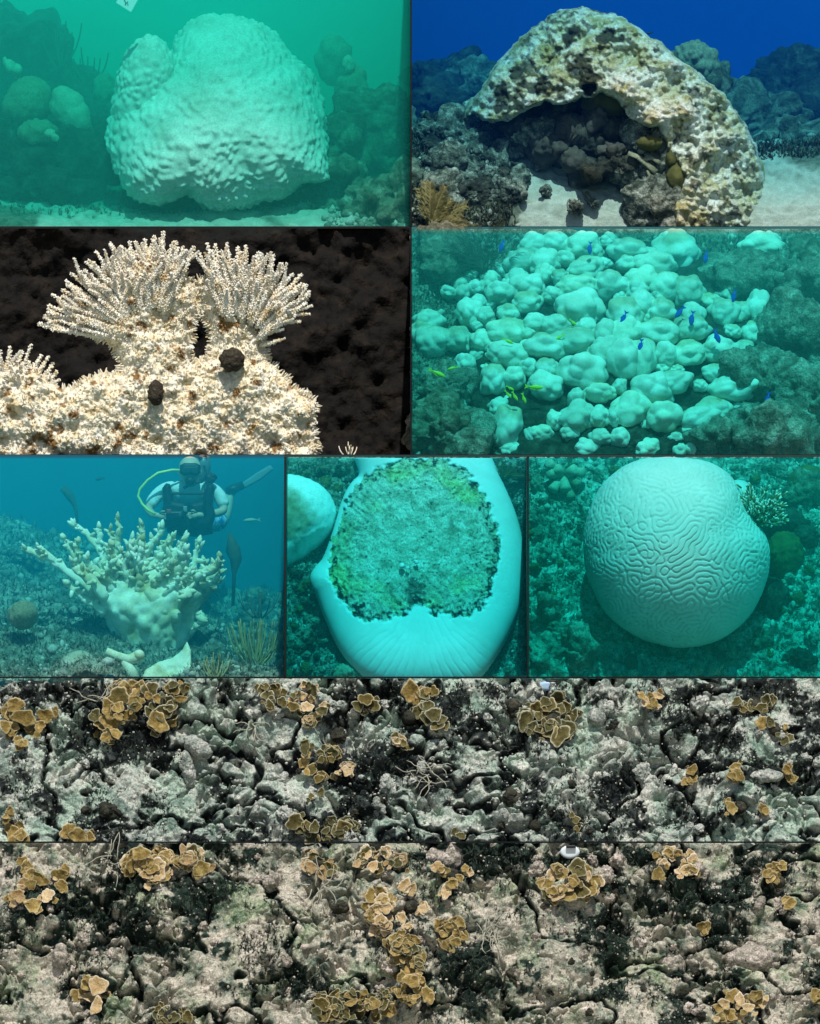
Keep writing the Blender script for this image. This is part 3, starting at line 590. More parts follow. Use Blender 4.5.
def add_branch(p0, p1, Y0, Y1, fat=1.0):
    a, b = V3(p0[0], p0[1], Y0), V3(p1[0], p1[1], Y1); d = b-a; L = d.length
    put('branch', bms[RND.randrange(7)], cC, a, d.to_track_quat('Z', 'Y') @ Quaternion((0, 0, 1), RND.uniform(0, 6)), (.44*fat*RND.uniform(.85, 1.1), .44*fat, L))
def fan(c, tips, f0, layers):
    for j, (x, y) in enumerate(tips):
        for (k, s, dy) in layers:
            jx, jy = RND.uniform(-5, 5), RND.uniform(-4, 4)
            s = s*RND.uniform(.97, 1.02); tx, ty = c[0]+(x-c[0])*s+jx*(k > 0), c[1]+(y-c[1])*s+jy*(k > 0)
            r0 = f0*RND.uniform(.9, 1.05)
            add_branch((c[0]+(tx-c[0])*r0, c[1]+(ty-c[1])*r0), (tx, ty), -3.5-dy*.3, -3.42-dy+RND.uniform(-.05, .05))
            if RND.random() < .6:
                f_ = RND.uniform(.45, .75); mx_, my_ = c[0]+(tx-c[0])*(r0+(1-r0)*f_), c[1]+(ty-c[1])*(r0+(1-r0)*f_); an = math.atan2(ty-c[1], tx-c[0])+RND.choice((-1, 1))*RND.uniform(.25, .5); l_ = RND.uniform(14, 26)*s
                add_branch((mx_, my_), (mx_+l_*math.cos(an), my_+l_*math.sin(an)), -3.47-dy*.6, -3.5-dy, .7)
fan((150, 345), [(38, 323), (41, 312), (46, 303), (52, 296), (59, 288), (66, 280), (72, 272), (82, 268), (89, 257), (97, 249), (108, 239), (118, 243), (128, 240), (138, 240), (147, 236), (155, 233), (166, 232), (176, 240), (186, 243), (194, 245)], .52, [(0, 1, 0), (1, .95, .06), (1, .86, .13), (2, .70, .22)])
fan((238, 350), [(199, 250), (207, 243), (216, 245), (228, 241), (238, 246), (248, 245), (258, 250), (268, 255), (277, 253), (285, 262), (292, 272), (302, 275), (308, 283), (313, 291), (308, 300), (300, 308)], .5, [(0, 1, 0), (1, .94, .06), (1, .84, .13), (2, .68, .2)])
fan((-8, 440), [(2, 350), (12, 347), (22, 347), (33, 344), (42, 352), (50, 357), (58, 361), (60, 372)], .5, [(0, 1, 0), (1, .85, .12), (2, .7, .2)])
for p0, p1 in [((285, 400), (318, 402)), ((285, 410), (320, 412)), ((288, 390), (312, 392)), ((290, 425), (318, 424)), ((285, 435), (312, 436)), ((262, 345), (286, 340)), ((260, 335), (284, 328)), ((262, 322), (283, 315)), ((180, 318), (193, 308)), ((182, 335), (194, 330)), ((185, 350), (192, 346))]:
    add_branch(p0, p1, -3.5, -3.6, .8)
M['snail'] = mat('dark_shell', [(.3, (.02, .015, .010)), (.6, (.07, .055, .035)), (.75, (.16, .13, .09))], scale=30, bump=(120, .8), fine=(120, .5))
def shell(label, px, py, rx, ry, Y, seed):
    t = thing('snail', label, 'snail', V3(px, py, Y))
    V, F = outline_geo(oval(px, py, rx, ry, 0, 24), (px, py), min(rx, ry)*.009, Y, 5, lambda p, d: .006*np.sin(np.arctan2(d[:, 2], d[:, 0])*9)*(1-np.abs(d[:, 1]))+.008*fbm(p*30, 3, seed)); mk('shell', V, F, M['snail'], t)
    return t
t = shell('big round dark brown snail shell on the neck of the right fan', 232, 360, 12.5, 12, -3.74, 1)
t = shell('smaller oval black-brown snail shell on the white coral slab', 156, 393, 8, 13, -3.90, 2)
V, F = outline_geo(oval(155, 396, 5, 6), (155, 396), .05, -3.94, 4, None); mk('shell_whorl', V, F, M['snail'], t)
tw = sea_rods('hydroid_tuft', 'small pale feathery tuft on the dark cave ledge below the white coral', 'tuft', 350, 457, -3.6, 9, .16, 1.1, M['acro'], 9, .008)
# ------------------------------------------------------------------ tank d: cobbled bleached lobes in turquoise water
M['reef_mid'] = mat('mid_reef', [(.32, (.06, .065, .045)), (.45, (.17, .17, .12)), (.58, (.34, .32, .24)), (.72, (.56, .53, .43))], scale=6, bump=(40, .8), fine=(60, .6), dist=.8, bd=.03)
def YD(py): return -2.95+2.2*(456-np.asarray(py, float))/229
def hD(p):
    return rocky(2.6, .13, 51)(p)
bedD = bed('seabed', 412.5, 880, 400, 230, 462, 226, float(YD(462))+.22, float(YD(226))+.22, hD, (0, -.7, .7), M['reef_mid'], pymin=229)
mdD, = [mat('gap_shade_base', [(.34, (.01, .013, .008)), (.5, (.03, .033, .02)), (.66, (.09, .085, .055))], scale=9, bump=(40, .8), fine=(80, .5), bd=.03)]  # base coloured very dark to paint shade into the gaps between lobes
for k, (x, y, rx, ry, dY) in enumerate([(760, 380, 40, 30, .1), (800, 340, 45, 36, .1), (770, 430, 50, 26, .0), (805, 290, 40, 26, .2), (740, 280, 36, 22, .25), (446, 430, 30, 22, 0.), (442, 390, 26, 22, .1), (470, 440, 30, 16, .1), (446, 262, 30, 30, .2), (720, 440, 30, 16, .1), (812, 400, 30, 30, .0), (812, 268, 26, 18, .2)]):
    V, F = outline_geo(oval(x, y, rx, ry), (x, y), .36, float(YD(y))+dY, 5, lambda p, d: .15*fbm(p*3.3+k, 5, k)+.06*(1-worley(p*8, k)[0])+.05*(1-worley(p*17, k)[0])); mk('rock', V, F, M['reef'] if k in (8, 11, 5) else M['reef_mid'], bedD)
def lobe_mesh(k):
    def d(p, dd):
        q = p*1.15+k*5.3; f1, f2 = worley(q*1.05, k); return .36*np.exp(-(f1/.66)**2)-.10+.14*fbm(q*1.1, 2, k)+.010*fbm(q*6, 3, k)
    V, F = blob_geo((0, 0, 0), (1, 1, 1), 5, d)
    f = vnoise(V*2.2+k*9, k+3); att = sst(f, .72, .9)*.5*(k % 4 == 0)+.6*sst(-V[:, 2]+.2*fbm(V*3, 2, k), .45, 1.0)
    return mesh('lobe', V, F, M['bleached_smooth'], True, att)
lms = [lobe_mesh(k) for k in range(10)]
cD = thing('lobed_coral', 'broad mound of many bleached rounded white lobes packed like cobbles', 'coral', V3(605, 452, -3.3))
V, F = outline_geo([(470, 300), (500, 262), (560, 240), (640, 240), (720, 270), (765, 310), (740, 360), (720, 410), (700, 450), (620, 470), (500, 462), (470, 400), (455, 340)], (605, 350), .42, float(YD(350))+.24, 6, lambda p, d: .06*fbm(p*4, 4, 2)+.04*(1-worley(p*10, 2)[0]))
# tilt the mound with the slope
zc_ = ZC+(512-350)/100*((YD(350)-YC)/LREF); V[:, 1] += (V[:, 2]-zc_)*.96
mk('dead_base', V, F, mdD, cD)
def lobe(x, y, rx, ry, ang=0, par=None, up=0.):
    y = max(y, 230+ry*1.5)
    dome = -.42*np.clip(1-((x-605)/170)**2-((y-345)/125)**2, -.3, 1) if par is None else 0
    Y = float(YD(y))+.10+float(dome)-up
    q = Quaternion((0, 1, 0), math.radians(ang)) @ Quaternion((1, 0, 0), RND.uniform(-.4, .4)) @ Quaternion((0, 1, 0), RND.choice((0, math.pi))+RND.uniform(-.25, .25))
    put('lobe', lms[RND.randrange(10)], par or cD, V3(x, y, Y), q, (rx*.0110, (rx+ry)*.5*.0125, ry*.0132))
L1 = [(680, 335, 80, 58), (540, 490, 75, 45, 20), (545, 570, 42, 34), (690, 585, 85, 68), (400, 520, 75, 42, 35), (470, 565, 32, 32), (415, 610, 40, 34), (335, 620, 48, 50), (545, 640, 62, 44), (665, 690, 30, 30), (670, 765, 62, 52), (755, 765, 38, 33), (385, 820, 58, 68), (530, 830, 38, 32), (355, 725, 34, 30), (580, 780, 28, 34), (760, 670, 56, 36), (290, 460, 42, 35), (390, 425, 70, 44), (478, 425, 30, 26), (540, 395, 92, 34, 4), (650, 455, 76, 44, 8), (705, 412, 38, 34), (470, 245, 62, 48), (470, 310, 52, 32), (360, 275, 52, 40), (490, 150, 100, 44), (540, 60, 92, 45), (690, 70, 62, 40), (700, 170, 62, 36), (620, 132, 32, 27), (670, 250, 72, 42), (790, 240, 52, 42), (600, 205, 30, 25), (570, 280, 36, 27), (240, 350, 47, 42), (300, 360, 34, 28), (395, 350, 40, 27), (780, 510, 58, 48), (780, 430, 48, 42), (220, 555, 36, 36), (200, 605, 42, 22), (165, 670, 36, 36), (195, 715, 27, 20), (190, 450, 46, 42), (760, 845, 38, 28), (700, 885, 46, 30), (405, 897, 42, 26), (482, 838, 20, 30), (265, 400, 20, 16), (340, 490, 30, 26), (270, 310, 35, 28), (540, 190, 35, 25), (430, 205, 40, 25), (820, 760, 28, 30), (640, 830, 34, 24), (260, 250, 30, 24), (320, 215, 34, 28)]
R1_ = [(50, 100, 66, 36), (50, 155, 38, 28), (160, 160, 72, 42), (200, 245, 150, 46, 15), (140, 330, 92, 46, 20), (180, 425, 70, 44), (40, 365, 62, 60), (40, 430, 62, 46), (30, 540, 62, 60), (110, 530, 47, 60), (205, 515, 44, 42), (235, 625, 62, 40, 20), (145, 655, 67, 50), (60, 735, 67, 56), (195, 770, 64, 57), (300, 420, 67, 46, 20), (305, 360, 47, 40), (295, 510, 60, 45, 20), (415, 500, 62, 46), (435, 345, 52, 46), (500, 345, 37, 36), (470, 420, 32, 24), (515, 490, 37, 27), (580, 345, 50, 74), (550, 430, 37, 40), (530, 560, 56, 42), (395, 585, 40, 30), (475, 650, 100, 54, -20), (390, 740, 66, 44, 25), (330, 780, 76, 42, 35), (310, 840, 46, 27), (430, 860, 32, 32), (470, 780, 32, 27), (235, 855, 32, 24), (130, 890, 46, 32), (280, 895, 46, 22), (20, 850, 36, 36), (250, 575, 22, 17), (490, 725, 22, 17), (380, 300, 34, 24), (90, 260, 40, 30), (20, 240, 40, 28), (230, 110, 25, 20), (340, 640, 26, 20), (20, 640, 24, 24)]
for ox, LL in ((410, L1), (615, R1_)):
    for l in LL:
        x, y, rx, ry = ox+l[0]/4, 226+l[1]/4, l[2]/4, l[3]/4; an = math.radians(l[4] if len(l) > 4 else 0); nn = max(1, round(rx/ry*.8))
        for j in range(nn):
            t_ = (j-(nn-1)/2)*2*rx/nn*.95; lobe(x+t_*math.cos(an), y+t_*math.sin(an), max(rx/nn*1.12, ry*.8) if nn > 1 else rx, ry*RND.uniform(.85, 1.1), 0)
def side_colony(label, ls):
    t = thing('lobed_coral', label, 'coral', V3(410+ls[0][0]/4, 226+ls[0][1]/4, float(YD(226+ls[0][1]/4))))
    for l in ls: lobe(410+l[0]/4, 226+l[1]/4, l[2]/4, l[3]/4, 0, t)
side_colony('small lumpy bleached coral cluster left of the cobbled white mound', [(75, 385, 52, 42), (95, 465, 62, 52), (50, 430, 40, 40)])
side_colony('little knobby bleached coral below the dark sea plume', [(240, 200, 26, 24), (205, 230, 36, 27), (155, 265, 32, 22), (215, 272, 32, 30)])
side_colony('single pale bleached coral head on the reef behind the cobbled mound', [(1065, 85, 80, 56), (1100, 110, 45, 40), (1040, 60, 40, 30)])
side_colony('pale bleached coral head on the dark ledge at the back of the turquoise tank', [(1415, 65, 80, 44), (1440, 40, 40, 30), (1370, 80, 40, 24)])
side_colony('small flat bleached coral on the rubble right of the cobbled mound', [(1475, 690, 46, 36)])
side_colony('dim half-dead coral lump low on the rubble slope', [(1610, 705, 44, 36)])
rD = random.Random(77)
for k in range(70):
    a_ = rD.uniform(0, 6.28); q_ = math.sqrt(rD.random()); lobe(605+150*q_*math.cos(a_), 345+106*q_*math.sin(a_), rD.uniform(5, 10), rD.uniform(4.5, 8), rD.uniform(-30, 30), None, -.10)
plume('sea_plume', 'dark feathery sea plume rising behind the cobbled white mound', 484, 272, float(YD(272))-.15, 8, .58, -1.25, .75, M['plume_dark'], 15, .15, 24, .006, .1)
M['fish_blue'] = flat('blue_fish', (.01, .06, .42), .35, bump=None); M['fish_yellow'] = flat('yellow_fish', (.62, .62, .03), .35, bump=None)
BL = {0: 'small blue fish before the dark feathery sea plume', 7: 'blue fish above the small flat bleached coral on the rubble', 2: 'blue fish between the two pale coral heads at the back of the reef'}
for k, (x, y, a) in enumerate([(502, 246, 70), (590, 248, 85), (706, 257, 80), (624, 318, 68), (641, 346, 85), (692, 318, 80), (717, 336, 110), (768, 399, 82), (680, 312, 50), (734, 296, 80)]):
    fish(BL.get(k, 'small bright blue fish hovering over the cobbled white coral lobes'), 'blue fish over the cobbled coral', x, y, float(YD(y))-.55 if 470 < x < 760 else float(YD(y))-.35, .16 if y > 300 else .14, a, M['fish_blue'], .34)
YL = {0: 'long yellow fish alone over the dark rock left of the cobbled mound', 2: 'longest yellow fish of the little school under the cobbled lobes', 1: 'small yellow fish just behind the long lone one'}
for k, (x, y, a, l) in enumerate([(437, 373, 155, .2), (453, 368, 15, .12), (534, 387, 175, .2), (508, 394, 130, .11), (515, 396, 120, .12), (524, 398, 110, .12), (510, 388, 150, .1), (508, 341, 155, .13), (560, 337, 30, .11), (573, 322, 140, .1)]):
    fish(YL.get(k, 'tiny yellow fish of the little school by the cobbled lobes' if k < 7 else 'small yellow fish grazing between the cobbled lobes'), 'yellow fish by the cobbled coral', x, y, float(YD(y))-.5, l, a, M['fish_yellow'], .24)

p_, g_ = pick(bedD, 12000, 5, None, 236); turf(bedD, p_, g_, .055, .009, M['turf_mix']); p_, g_ = pick(bedD, 1600, 6, None, 236); pebbles(bedD, p_, g_, .01, .06, M['grit'])
# ------------------------------------------------------------------ tank e: elkhorn coral and a diver in sea-blue water
M['reef_pale'] = mat('pale_rubble', [(.32, (.08, .085, .06)), (.46, (.22, .22, .16)), (.58, (.42, .40, .31)), (.7, (.62, .59, .49))], scale=6, bump=(40, .8), fine=(60, .6), dist=.8, bd=.03)
bedE = bed('seabed', -60, 284, 300, 200, 684, ipx((-60, 520), (0, 528), (60, 545), (120, 575), (200, 590), (240, 600), (290, 600)), R3+.5, -4.3,
    lambda p: rocky(3.2, .13, 61)(p), (0, -.35, 1), M['reef_pale'])
for k in range(70):
    x = RND.uniform(-5, 286); y = RND.uniform(548 if x < 60 else 595, 676); yt = 530 if x < 60 else 590
    Y = R3+.6+(684-y)/(684-yt)*3.6
    rock(bedE, x, y+4, Y, RND.uniform(5, 14), M['reef_pale'] if x < 110 and RND.random() < .6 else M['reef'])
cE = thing('elkhorn_coral', 'bleached elkhorn coral flaring up into many knobbly forked branches', 'coral', V3(145, 655, -7.4))
YE = -7.1
def bumpy(seed): return lambda p, d: .02*np.sqrt(np.clip(1-(worley(p*9, seed)[0]/.75)**2, 0, 1))+.05*fbm(p*4, 3, seed)
V, F = outline_geo([(84, 586), (100, 574), (120, 566), (150, 560), (178, 564), (198, 574), (209, 587), (204, 606), (192, 626), (181, 645), (170, 668), (128, 668), (122, 645), (104, 620), (91, 602)], (150, 612), .42, YE, 6, bumpy(71))
mk('trunk', V, F, M['elk'] if 'elk' in M else M.setdefault('elk', mat('bleached_elkhorn', [(.34, (.52, .44, .22)), (.46, (.72, .66, .46)), (.6, (.86, .82, .68))], scale=4, bump=(110, .4), fine=(60, .18))), cE)
def elk(path, r0, r1, dY0=0., dY1=0., forks=2, seed=0, name='branch'):
    rr = random.Random(seed*31+int(path[0][0])); n = len(path); mb = MB()
    pts = [V3(x, y, YE+dY0+(dY1-dY0)*i/(n-1)) for i, (x, y) in enumerate(path)]
    fine = []
    for i in range(n-1):
        for k in range(5): fine.append(pts[i].lerp(pts[i+1], k/5)+Vector((rr.gauss(0, .006), rr.gauss(0, .006), rr.gauss(0, .006))))
    fine.append(pts[-1]); m_ = len(fine)
    rad = [(r0+(r1-r0)*i/(m_-1))*.01*(1+.18*math.sin(i*1.9+seed)+rr.uniform(-.1, .1)) for i in range(m_)]; rad[-1] *= .6
    mb.tube(fine, rad, 8, .6)
    for k in range(1+int(m_*.4)):                       # knobs along the branch
        j = rr.randrange(2, m_-1); d = Vector((rr.gauss(0, 1), rr.gauss(-.3, .6), rr.gauss(.6, .7))).normalized(); l = rad[j]*rr.uniform(1.2, 2.2)
        mb.tube([fine[j], fine[j]+d*l*.75, fine[j]+d*l], [rad[j]*.55, rad[j]*.4, rad[j]*.12], 6)
    tdir = (pts[-1]-pts[-2]).normalized()
    for f in range(forks):                                # forked tip
        d = (tdir+Vector((rr.uniform(-.9, .9), rr.uniform(-.5, .2), rr.uniform(.1, .7)))).normalized(); l = rr.uniform(.05, .1)
        b = fine[-2]; mb.tube([b, b+d*l*.6, b+d*l], [rad[-2]*.95, rad[-2]*.65, rad[-2]*.2], 7)
    return mb.build(name, M['elk'], cE)
EB = [  # path in px, start and end radius, depth offsets
    ([(118, 612), (90, 588), (60, 565), (36, 553), (22, 548)], 7, 3.2, -.1, -.25), ([(60, 565), (45, 552), (37, 545)], 4, 3, -.18, -.25), ([(110, 600), (92, 580), (80, 565), (72, 550), (62, 536)], 7, 3, .05, 0), ([(80, 562), (76, 548), (78, 540)], 4, 3, 0, 0),
    ([(120, 590), (108, 565), (98, 545), (85, 532), (72, 524)], 6, 3, .2, .2), ([(98, 545), (100, 535), (99, 527)], 4, 3, .2, .2), ([(125, 585), (118, 560), (116, 542), (120, 530), (117, 519)], 6, 3, .15, .1), ([(118, 545), (112, 536), (108, 530)], 4, 2.5, .1, .1), ([(130, 580), (128, 558), (136, 543), (143, 533), (141, 523)], 6, 3, .1, .05),
    ([(135, 578), (142, 558), (152, 545), (160, 534), (162, 527)], 6, 3, .15, .15), ([(150, 572), (158, 556), (166, 545), (174, 536)], 6, 3, .1, .1), ([(160, 575), (170, 560), (178, 548), (184, 540)], 6, 3, 0, 0), ([(182, 585), (185, 566), (184, 550), (184, 538)], 5, 2.8, .15, .2), ([(188, 585), (194, 566), (196, 552), (199, 541)], 5, 2.8, .1, .15), ([(196, 555), (202, 546)], 3, 2.2, .15, .15),
    ([(192, 595), (200, 580), (206, 570), (213, 563)], 5, 2.6, -.05, -.1), ([(196, 602), (206, 592), (214, 584), (221, 582)], 3.5, 1.8, -.1, -.1), ([(110, 605), (98, 592), (92, 580), (88, 570)], 6, 3, -.2, -.35), ([(120, 600), (112, 585), (108, 572), (112, 562)], 6, 3.4, -.25, -.4), ([(130, 595), (128, 578), (124, 566), (128, 556)], 6, 3.2, -.25, -.38), ([(140, 590), (142, 572), (138, 560), (142, 550)], 6, 3.2, -.3, -.4), ([(150, 592), (158, 578), (166, 572), (172, 563)], 6, 3.4, -.3, -.42), ([(160, 598), (172, 586), (182, 580), (190, 574)], 6, 3.4, -.25, -.4),
    ([(170, 605), (182, 596), (188, 590), (186, 598)], 7, 5, -.3, -.5), ([(165, 595), (162, 580), (156, 566), (160, 555)], 5, 3, -.1, -.1), ([(105, 612), (84, 598), (74, 590), (66, 582)], 6, 3.2, -.25, -.4), ([(176, 575), (176, 560), (170, 550), (170, 541)], 5, 3, .2, .25), ([(128, 570), (134, 556), (130, 546), (132, 538)], 5, 3, .2, .25), ([(150, 560), (148, 548), (153, 540)], 5, 3, .25, .25), ([(104, 580), (102, 565), (108, 552), (106, 545)], 5, 3, .1, .1), ([(190, 610), (200, 614), (202, 620)], 6, 5, -.15, -.2), ([(180, 640), (194, 628), (200, 622)], 5, 4, -.1, -.2)]
rE = random.Random(12)
for k in range(56):
    t0 = rE.uniform(-1, 1); sx, sy = 150+42*t0+rE.uniform(-6, 6), 588+rE.uniform(-10, 16); tx = sx+t0*30+rE.uniform(-10, 10); ty = 552+abs(t0)*12+rE.uniform(-14, 26); d0 = rE.uniform(-.34, .25)
    EB.append(([(sx, sy), (sx+(tx-sx)*.3+rE.uniform(-4, 4), sy+(ty-sy)*.45), (tx+rE.uniform(-3, 3), sy+(ty-sy)*.8), (tx, ty)], rE.uniform(4.5, 7), rE.uniform(2.4, 3.6), d0, d0-.12 if d0 < 0 else d0+.08))
for k, (pa, r0, r1, d0, d1) in enumerate(EB): elk(pa, r0, r1, d0, d1, 2 if r1 < 3.6 else 1, k)
for k, (x, y, r) in enumerate([(135, 600, 8), (152, 596, 9), (163, 612, 8), (176, 615, 7)]):
    V, F = outline_geo(oval(x, y, r, r*1.1), (x, y), r*.011, YE-.33, 4, lambda p, d: .02*fbm(p*8, 2, k)); mk('knob', V, F, M['elk'], cE)
cf = thing('coral_fragment', 'bleached stubby coral branch lying in front of the elkhorn trunk', 'coral', V3(122, 672, -8.2))
for path, r in ((((106, 651), (116, 656), (128, 660), (140, 656)), 5.5), (((124, 660), (130, 670), (134, 680)), 6.5)):
    MB().tube([V3(x, y, -8.2) for x, y in path], [r*.01*k for k in np.linspace(.7, 1.1, len(path))], 10).build('branch', M['elk'], cf)
V, F = outline_geo(oval(139, 655, 5.5, 5.5), (139, 655), .055, -8.22, 4, None); mk('branch_tip', V, F, M['elk'], cf)
cp = thing('plate_coral', 'bleached thin upright coral plate leaning below the elkhorn trunk', 'coral', V3(170, 678, -8.3))
def plate_sdf(q): return polysdf(q, [(138, 690), (145, 670), (158, 662), (172, 658), (182, 650), (187, 641), (191, 650), (191, 665), (200, 676), (206, 690)])
V, F, q, n = pillow_geo(plate_sdf, (130, 636, 212, 692), 1.0, 6, lambda px, py: -7.95-.25*(py-640)/40+.05*np.sin(px*.12), lambda q, f: .02*fbm(np.stack([q[:, 0]*.08, q[:, 1]*.08, q[:, 0]*0], 1), 3, 4), .7, .8)
mk('plate', V, F, M['elk'], cp)
mound('boulder_coral', 'smooth pale turquoise coral boulder beside the stubby bleached branch', 'coral', [(56, 688), (58, 668), (68, 655), (80, 651), (92, 656), (95, 668), (92, 690)], (76, 674), .22, -8.1, M['pale_live'], .01, 12, 31)
mound('boulder_coral', 'dull round coral among the rubble left of the elkhorn', 'coral', oval(22, 614, 13, 11), (22, 614), .15, -7.7, M['greenish'], .02, 12, 32)
sea_rods('sea_rod', 'bushy cluster of thin brown sea rods right of the elkhorn trunk', 'soft coral', 256, 668, -7.9, 44, .5, 1.0, M['plume'], 41, .007)
sea_rods('sea_rod', 'sparse low sea rods at the foot of the bleached coral plate', 'soft coral', 216, 680, -8.4, 14, .3, 1.0, M['plume'], 42, .007)
sea_rods('sea_rod', 'short dark sea rods on the rubble behind the bushy cluster', 'soft coral', 258, 618, -6.6, 14, .3, .9, M['plume_dark'], 43, .008)
# club-shaped dark sponges far behind
def club(label, path, rad, Y):
    t = thing('tube_sponge', label, 'sponge', V3(*path[-1], Y)); MB().tube([V3(x, y, Y) for x, y in path], [r*.01 for r in rad], 8).build('stalk', M['plume_dark'], t); return t
club('tall dark club-shaped sponge on a thin curved stalk far behind the elkhorn', [(62, 488), (67, 492), (71, 498), (75, 506), (77, 515), (77, 530)], [3, 4.5, 4, 2.2, 1.4, 1.6], -5.0)
club('broad dark spindle-shaped sea fan standing behind the elkhorn below the diver', [(229, 533), (231, 540), (233, 550), (236, 560), (234, 574), (233, 606)], [1, 4, 7.5, 6, 2, 1.6], -6.0)
fish('pale blurred fish gliding behind the diver', None, 252, 520, -5.6, .18, 3, flat('pale_fish', (.35, .36, .3), .4, bump=None), .2)
fish('faint dark fish high in the sea-blue water left of the diver', None, 100, 479, -4.8, .1, 10, M['fish_dark'])
# ---- diver
YDv = -5.9
skin = flat('skin', (.52, .36, .27), .55, .06, bump=None); shirt = mat('white_shirt', [(.3, (.60, .62, .62)), (.7, (.78, .79, .78))], scale=8, bump=(12, .5), bd=.03); vest = flat('black_vest', (.012, .013, .016), .5, bump=(60, .4))
trunks = mat('blue_print_trunks', [(.40, (.02, .10, .40)), (.5, (.05, .22, .60)), (.56, (.55, .62, .70))], scale=24, bump=None); rubber = flat('black_rubber', (.01, .011, .013), .45, bump=None)
dv = thing('person', 'scuba diver in white shirt and black vest hovering behind the elkhorn coral', 'person', V3(190, 540, YDv))
def skinned(name, nodes, edges, m, parent, sub=2):
    me = bpy.data.meshes.new(name); me.from_pydata([tuple(V3(x, y, YDv+d)) for x, y, d, rx, ry in nodes], edges, []); me.materials.append(m)
    o = put(name, me, parent); sk = o.modifiers.new('skin', 'SKIN'); ss = o.modifiers.new('sub', 'SUBSURF'); ss.levels = ss.render_levels = sub
    sv = me.skin_vertices
    if not sv: 
        bpy.context.view_layer.update(); sv = me.skin_vertices
    for i, nd in enumerate(nodes): sv[0].data[i].radius = (nd[3]*.01, nd[4]*.01)
    sv[0].data[0].use_root = True; sk.use_smooth_shade = True
    return o
# body: pelvis root, spine to neck, arms, legs trailing back (one continuous figure)
body = [(192, 518, .55, 14, 11), (190, 508, .3, 15, 12), (189, 497, .08, 17, 12), (189, 488, .0, 11, 9), (189, 480, -.02, 5.5, 5.5), (189, 473, -.03, 7, 7),
    (166, 489, .02, 7, 7), (156, 496, -.02, 5.5, 5.5), (147, 509, -.06, 5, 5), (153, 515, -.16, 3.8, 3.8), (160, 516, -.24, 3, 3),
    (212, 489, .02, 7, 7), (221, 498, -.02, 5.5, 5.5), (224, 511, -.06, 5, 5), (210, 515, -.18, 3.8, 3.8), (196, 515, -.26, 3, 3),
    (180, 524, .7, 9, 9), (178, 532, 1.05, 7, 7), (178, 534, 1.4, 5, 5), (214, 523, .68, 9, 9), (223, 518, .9, 8, 8), (227, 506, 1.0, 6.5, 6.5), (230, 495, 1.06, 4.2, 4.2), (233, 490, 1.16, 3, 3)]
edges = [(0, 1), (1, 2), (2, 3), (3, 4), (4, 5), (3, 6), (6, 7), (7, 8), (8, 9), (9, 10), (3, 11), (11, 12), (12, 13), (13, 14), (14, 15), (0, 16), (16, 17), (17, 18), (0, 19), (19, 20), (20, 21), (21, 22), (22, 23)]
skinned('body', body, edges, skin, dv)
sh = [(191, 512, .38, 16, 13), (189, 499, .08, 18.5, 13.5), (189, 489, .0, 13, 10.5), (189, 483, -.01, 8, 7), (165, 489, .02, 8.6, 8.4), (155, 497, -.02, 7.6, 7.4), (148, 508, -.05, 7, 6.8), (213, 489, .02, 8.6, 8.4), (222, 498, -.02, 7.8, 7.6), (224, 509, -.05, 7.4, 7)]
skinned('shirt', sh, [(0, 1), (1, 2), (2, 3), (2, 4), (4, 5), (5, 6), (2, 7), (7, 8), (8, 9)], shirt, dv)
skinned('swim_trunks', [(196, 520, .5, 17, 13), (214, 523, .62, 11.5, 11), (221, 520, .82, 10, 9.5)], [(0, 1), (1, 2)], trunks, dv)
# head
V, F = outline_geo([(180, 472), (180, 463), (184, 458), (190, 456.5), (196, 458), (200, 463), (200, 472), (198, 481), (194, 487), (186, 487), (182, 481)], (190, 471), .12, YDv-.06, 5, None)
hd = mk('head', V, F, skin, dv)
for s in (-1, 1):
    V, F = outline_geo(oval(190+s*10.3, 472, 1.6, 3.4), (190+s*10.3, 472), .025, YDv-.04, 3, None); mk('ear', V, F, skin, hd)
def slab(name, pts, Y, th, m, parent, w=2.):
    x = [p[0] for p in pts]; y = [p[1] for p in pts]
    V, F, q, n = pillow_geo(lambda q: polysdf(q, pts), (min(x)-2, min(y)-2, max(x)+2, max(y)+2), .7, w, lambda px, py: np.full(len(px), Y), None, th, 1.0); return mk(name, V, F, m, parent)
mk_ = slab('dive_mask', [(180, 465), (184, 463), (196, 463), (200.5, 465), (201, 473), (197, 476), (192, 474.5), (188, 474.5), (183, 476), (179.5, 473)], YDv-.19, 1.4, rubber, dv, 3)
slab('mask_lens', [(182, 466.5), (198.5, 466.5), (199, 472), (196, 474), (191, 472.5), (185, 474), (181.5, 472)], YDv-.245, .3, flat('dark_glass', (.015, .02, .025), .1, bump=None, spec=.6), mk_, 2)
V, F = outline_geo(oval(190, 480.5, 5.5, 4.5), (190, 480.5), .07, YDv-.2, 4, None); rg = mk('regulator', V, F, rubber, dv)
MB().tube([V3(189, 484, YDv-.2), V3(186, 487, YDv-.2), V3(184, 488, YDv-.19)], .018, 6).build('exhaust_tee', rubber, rg)
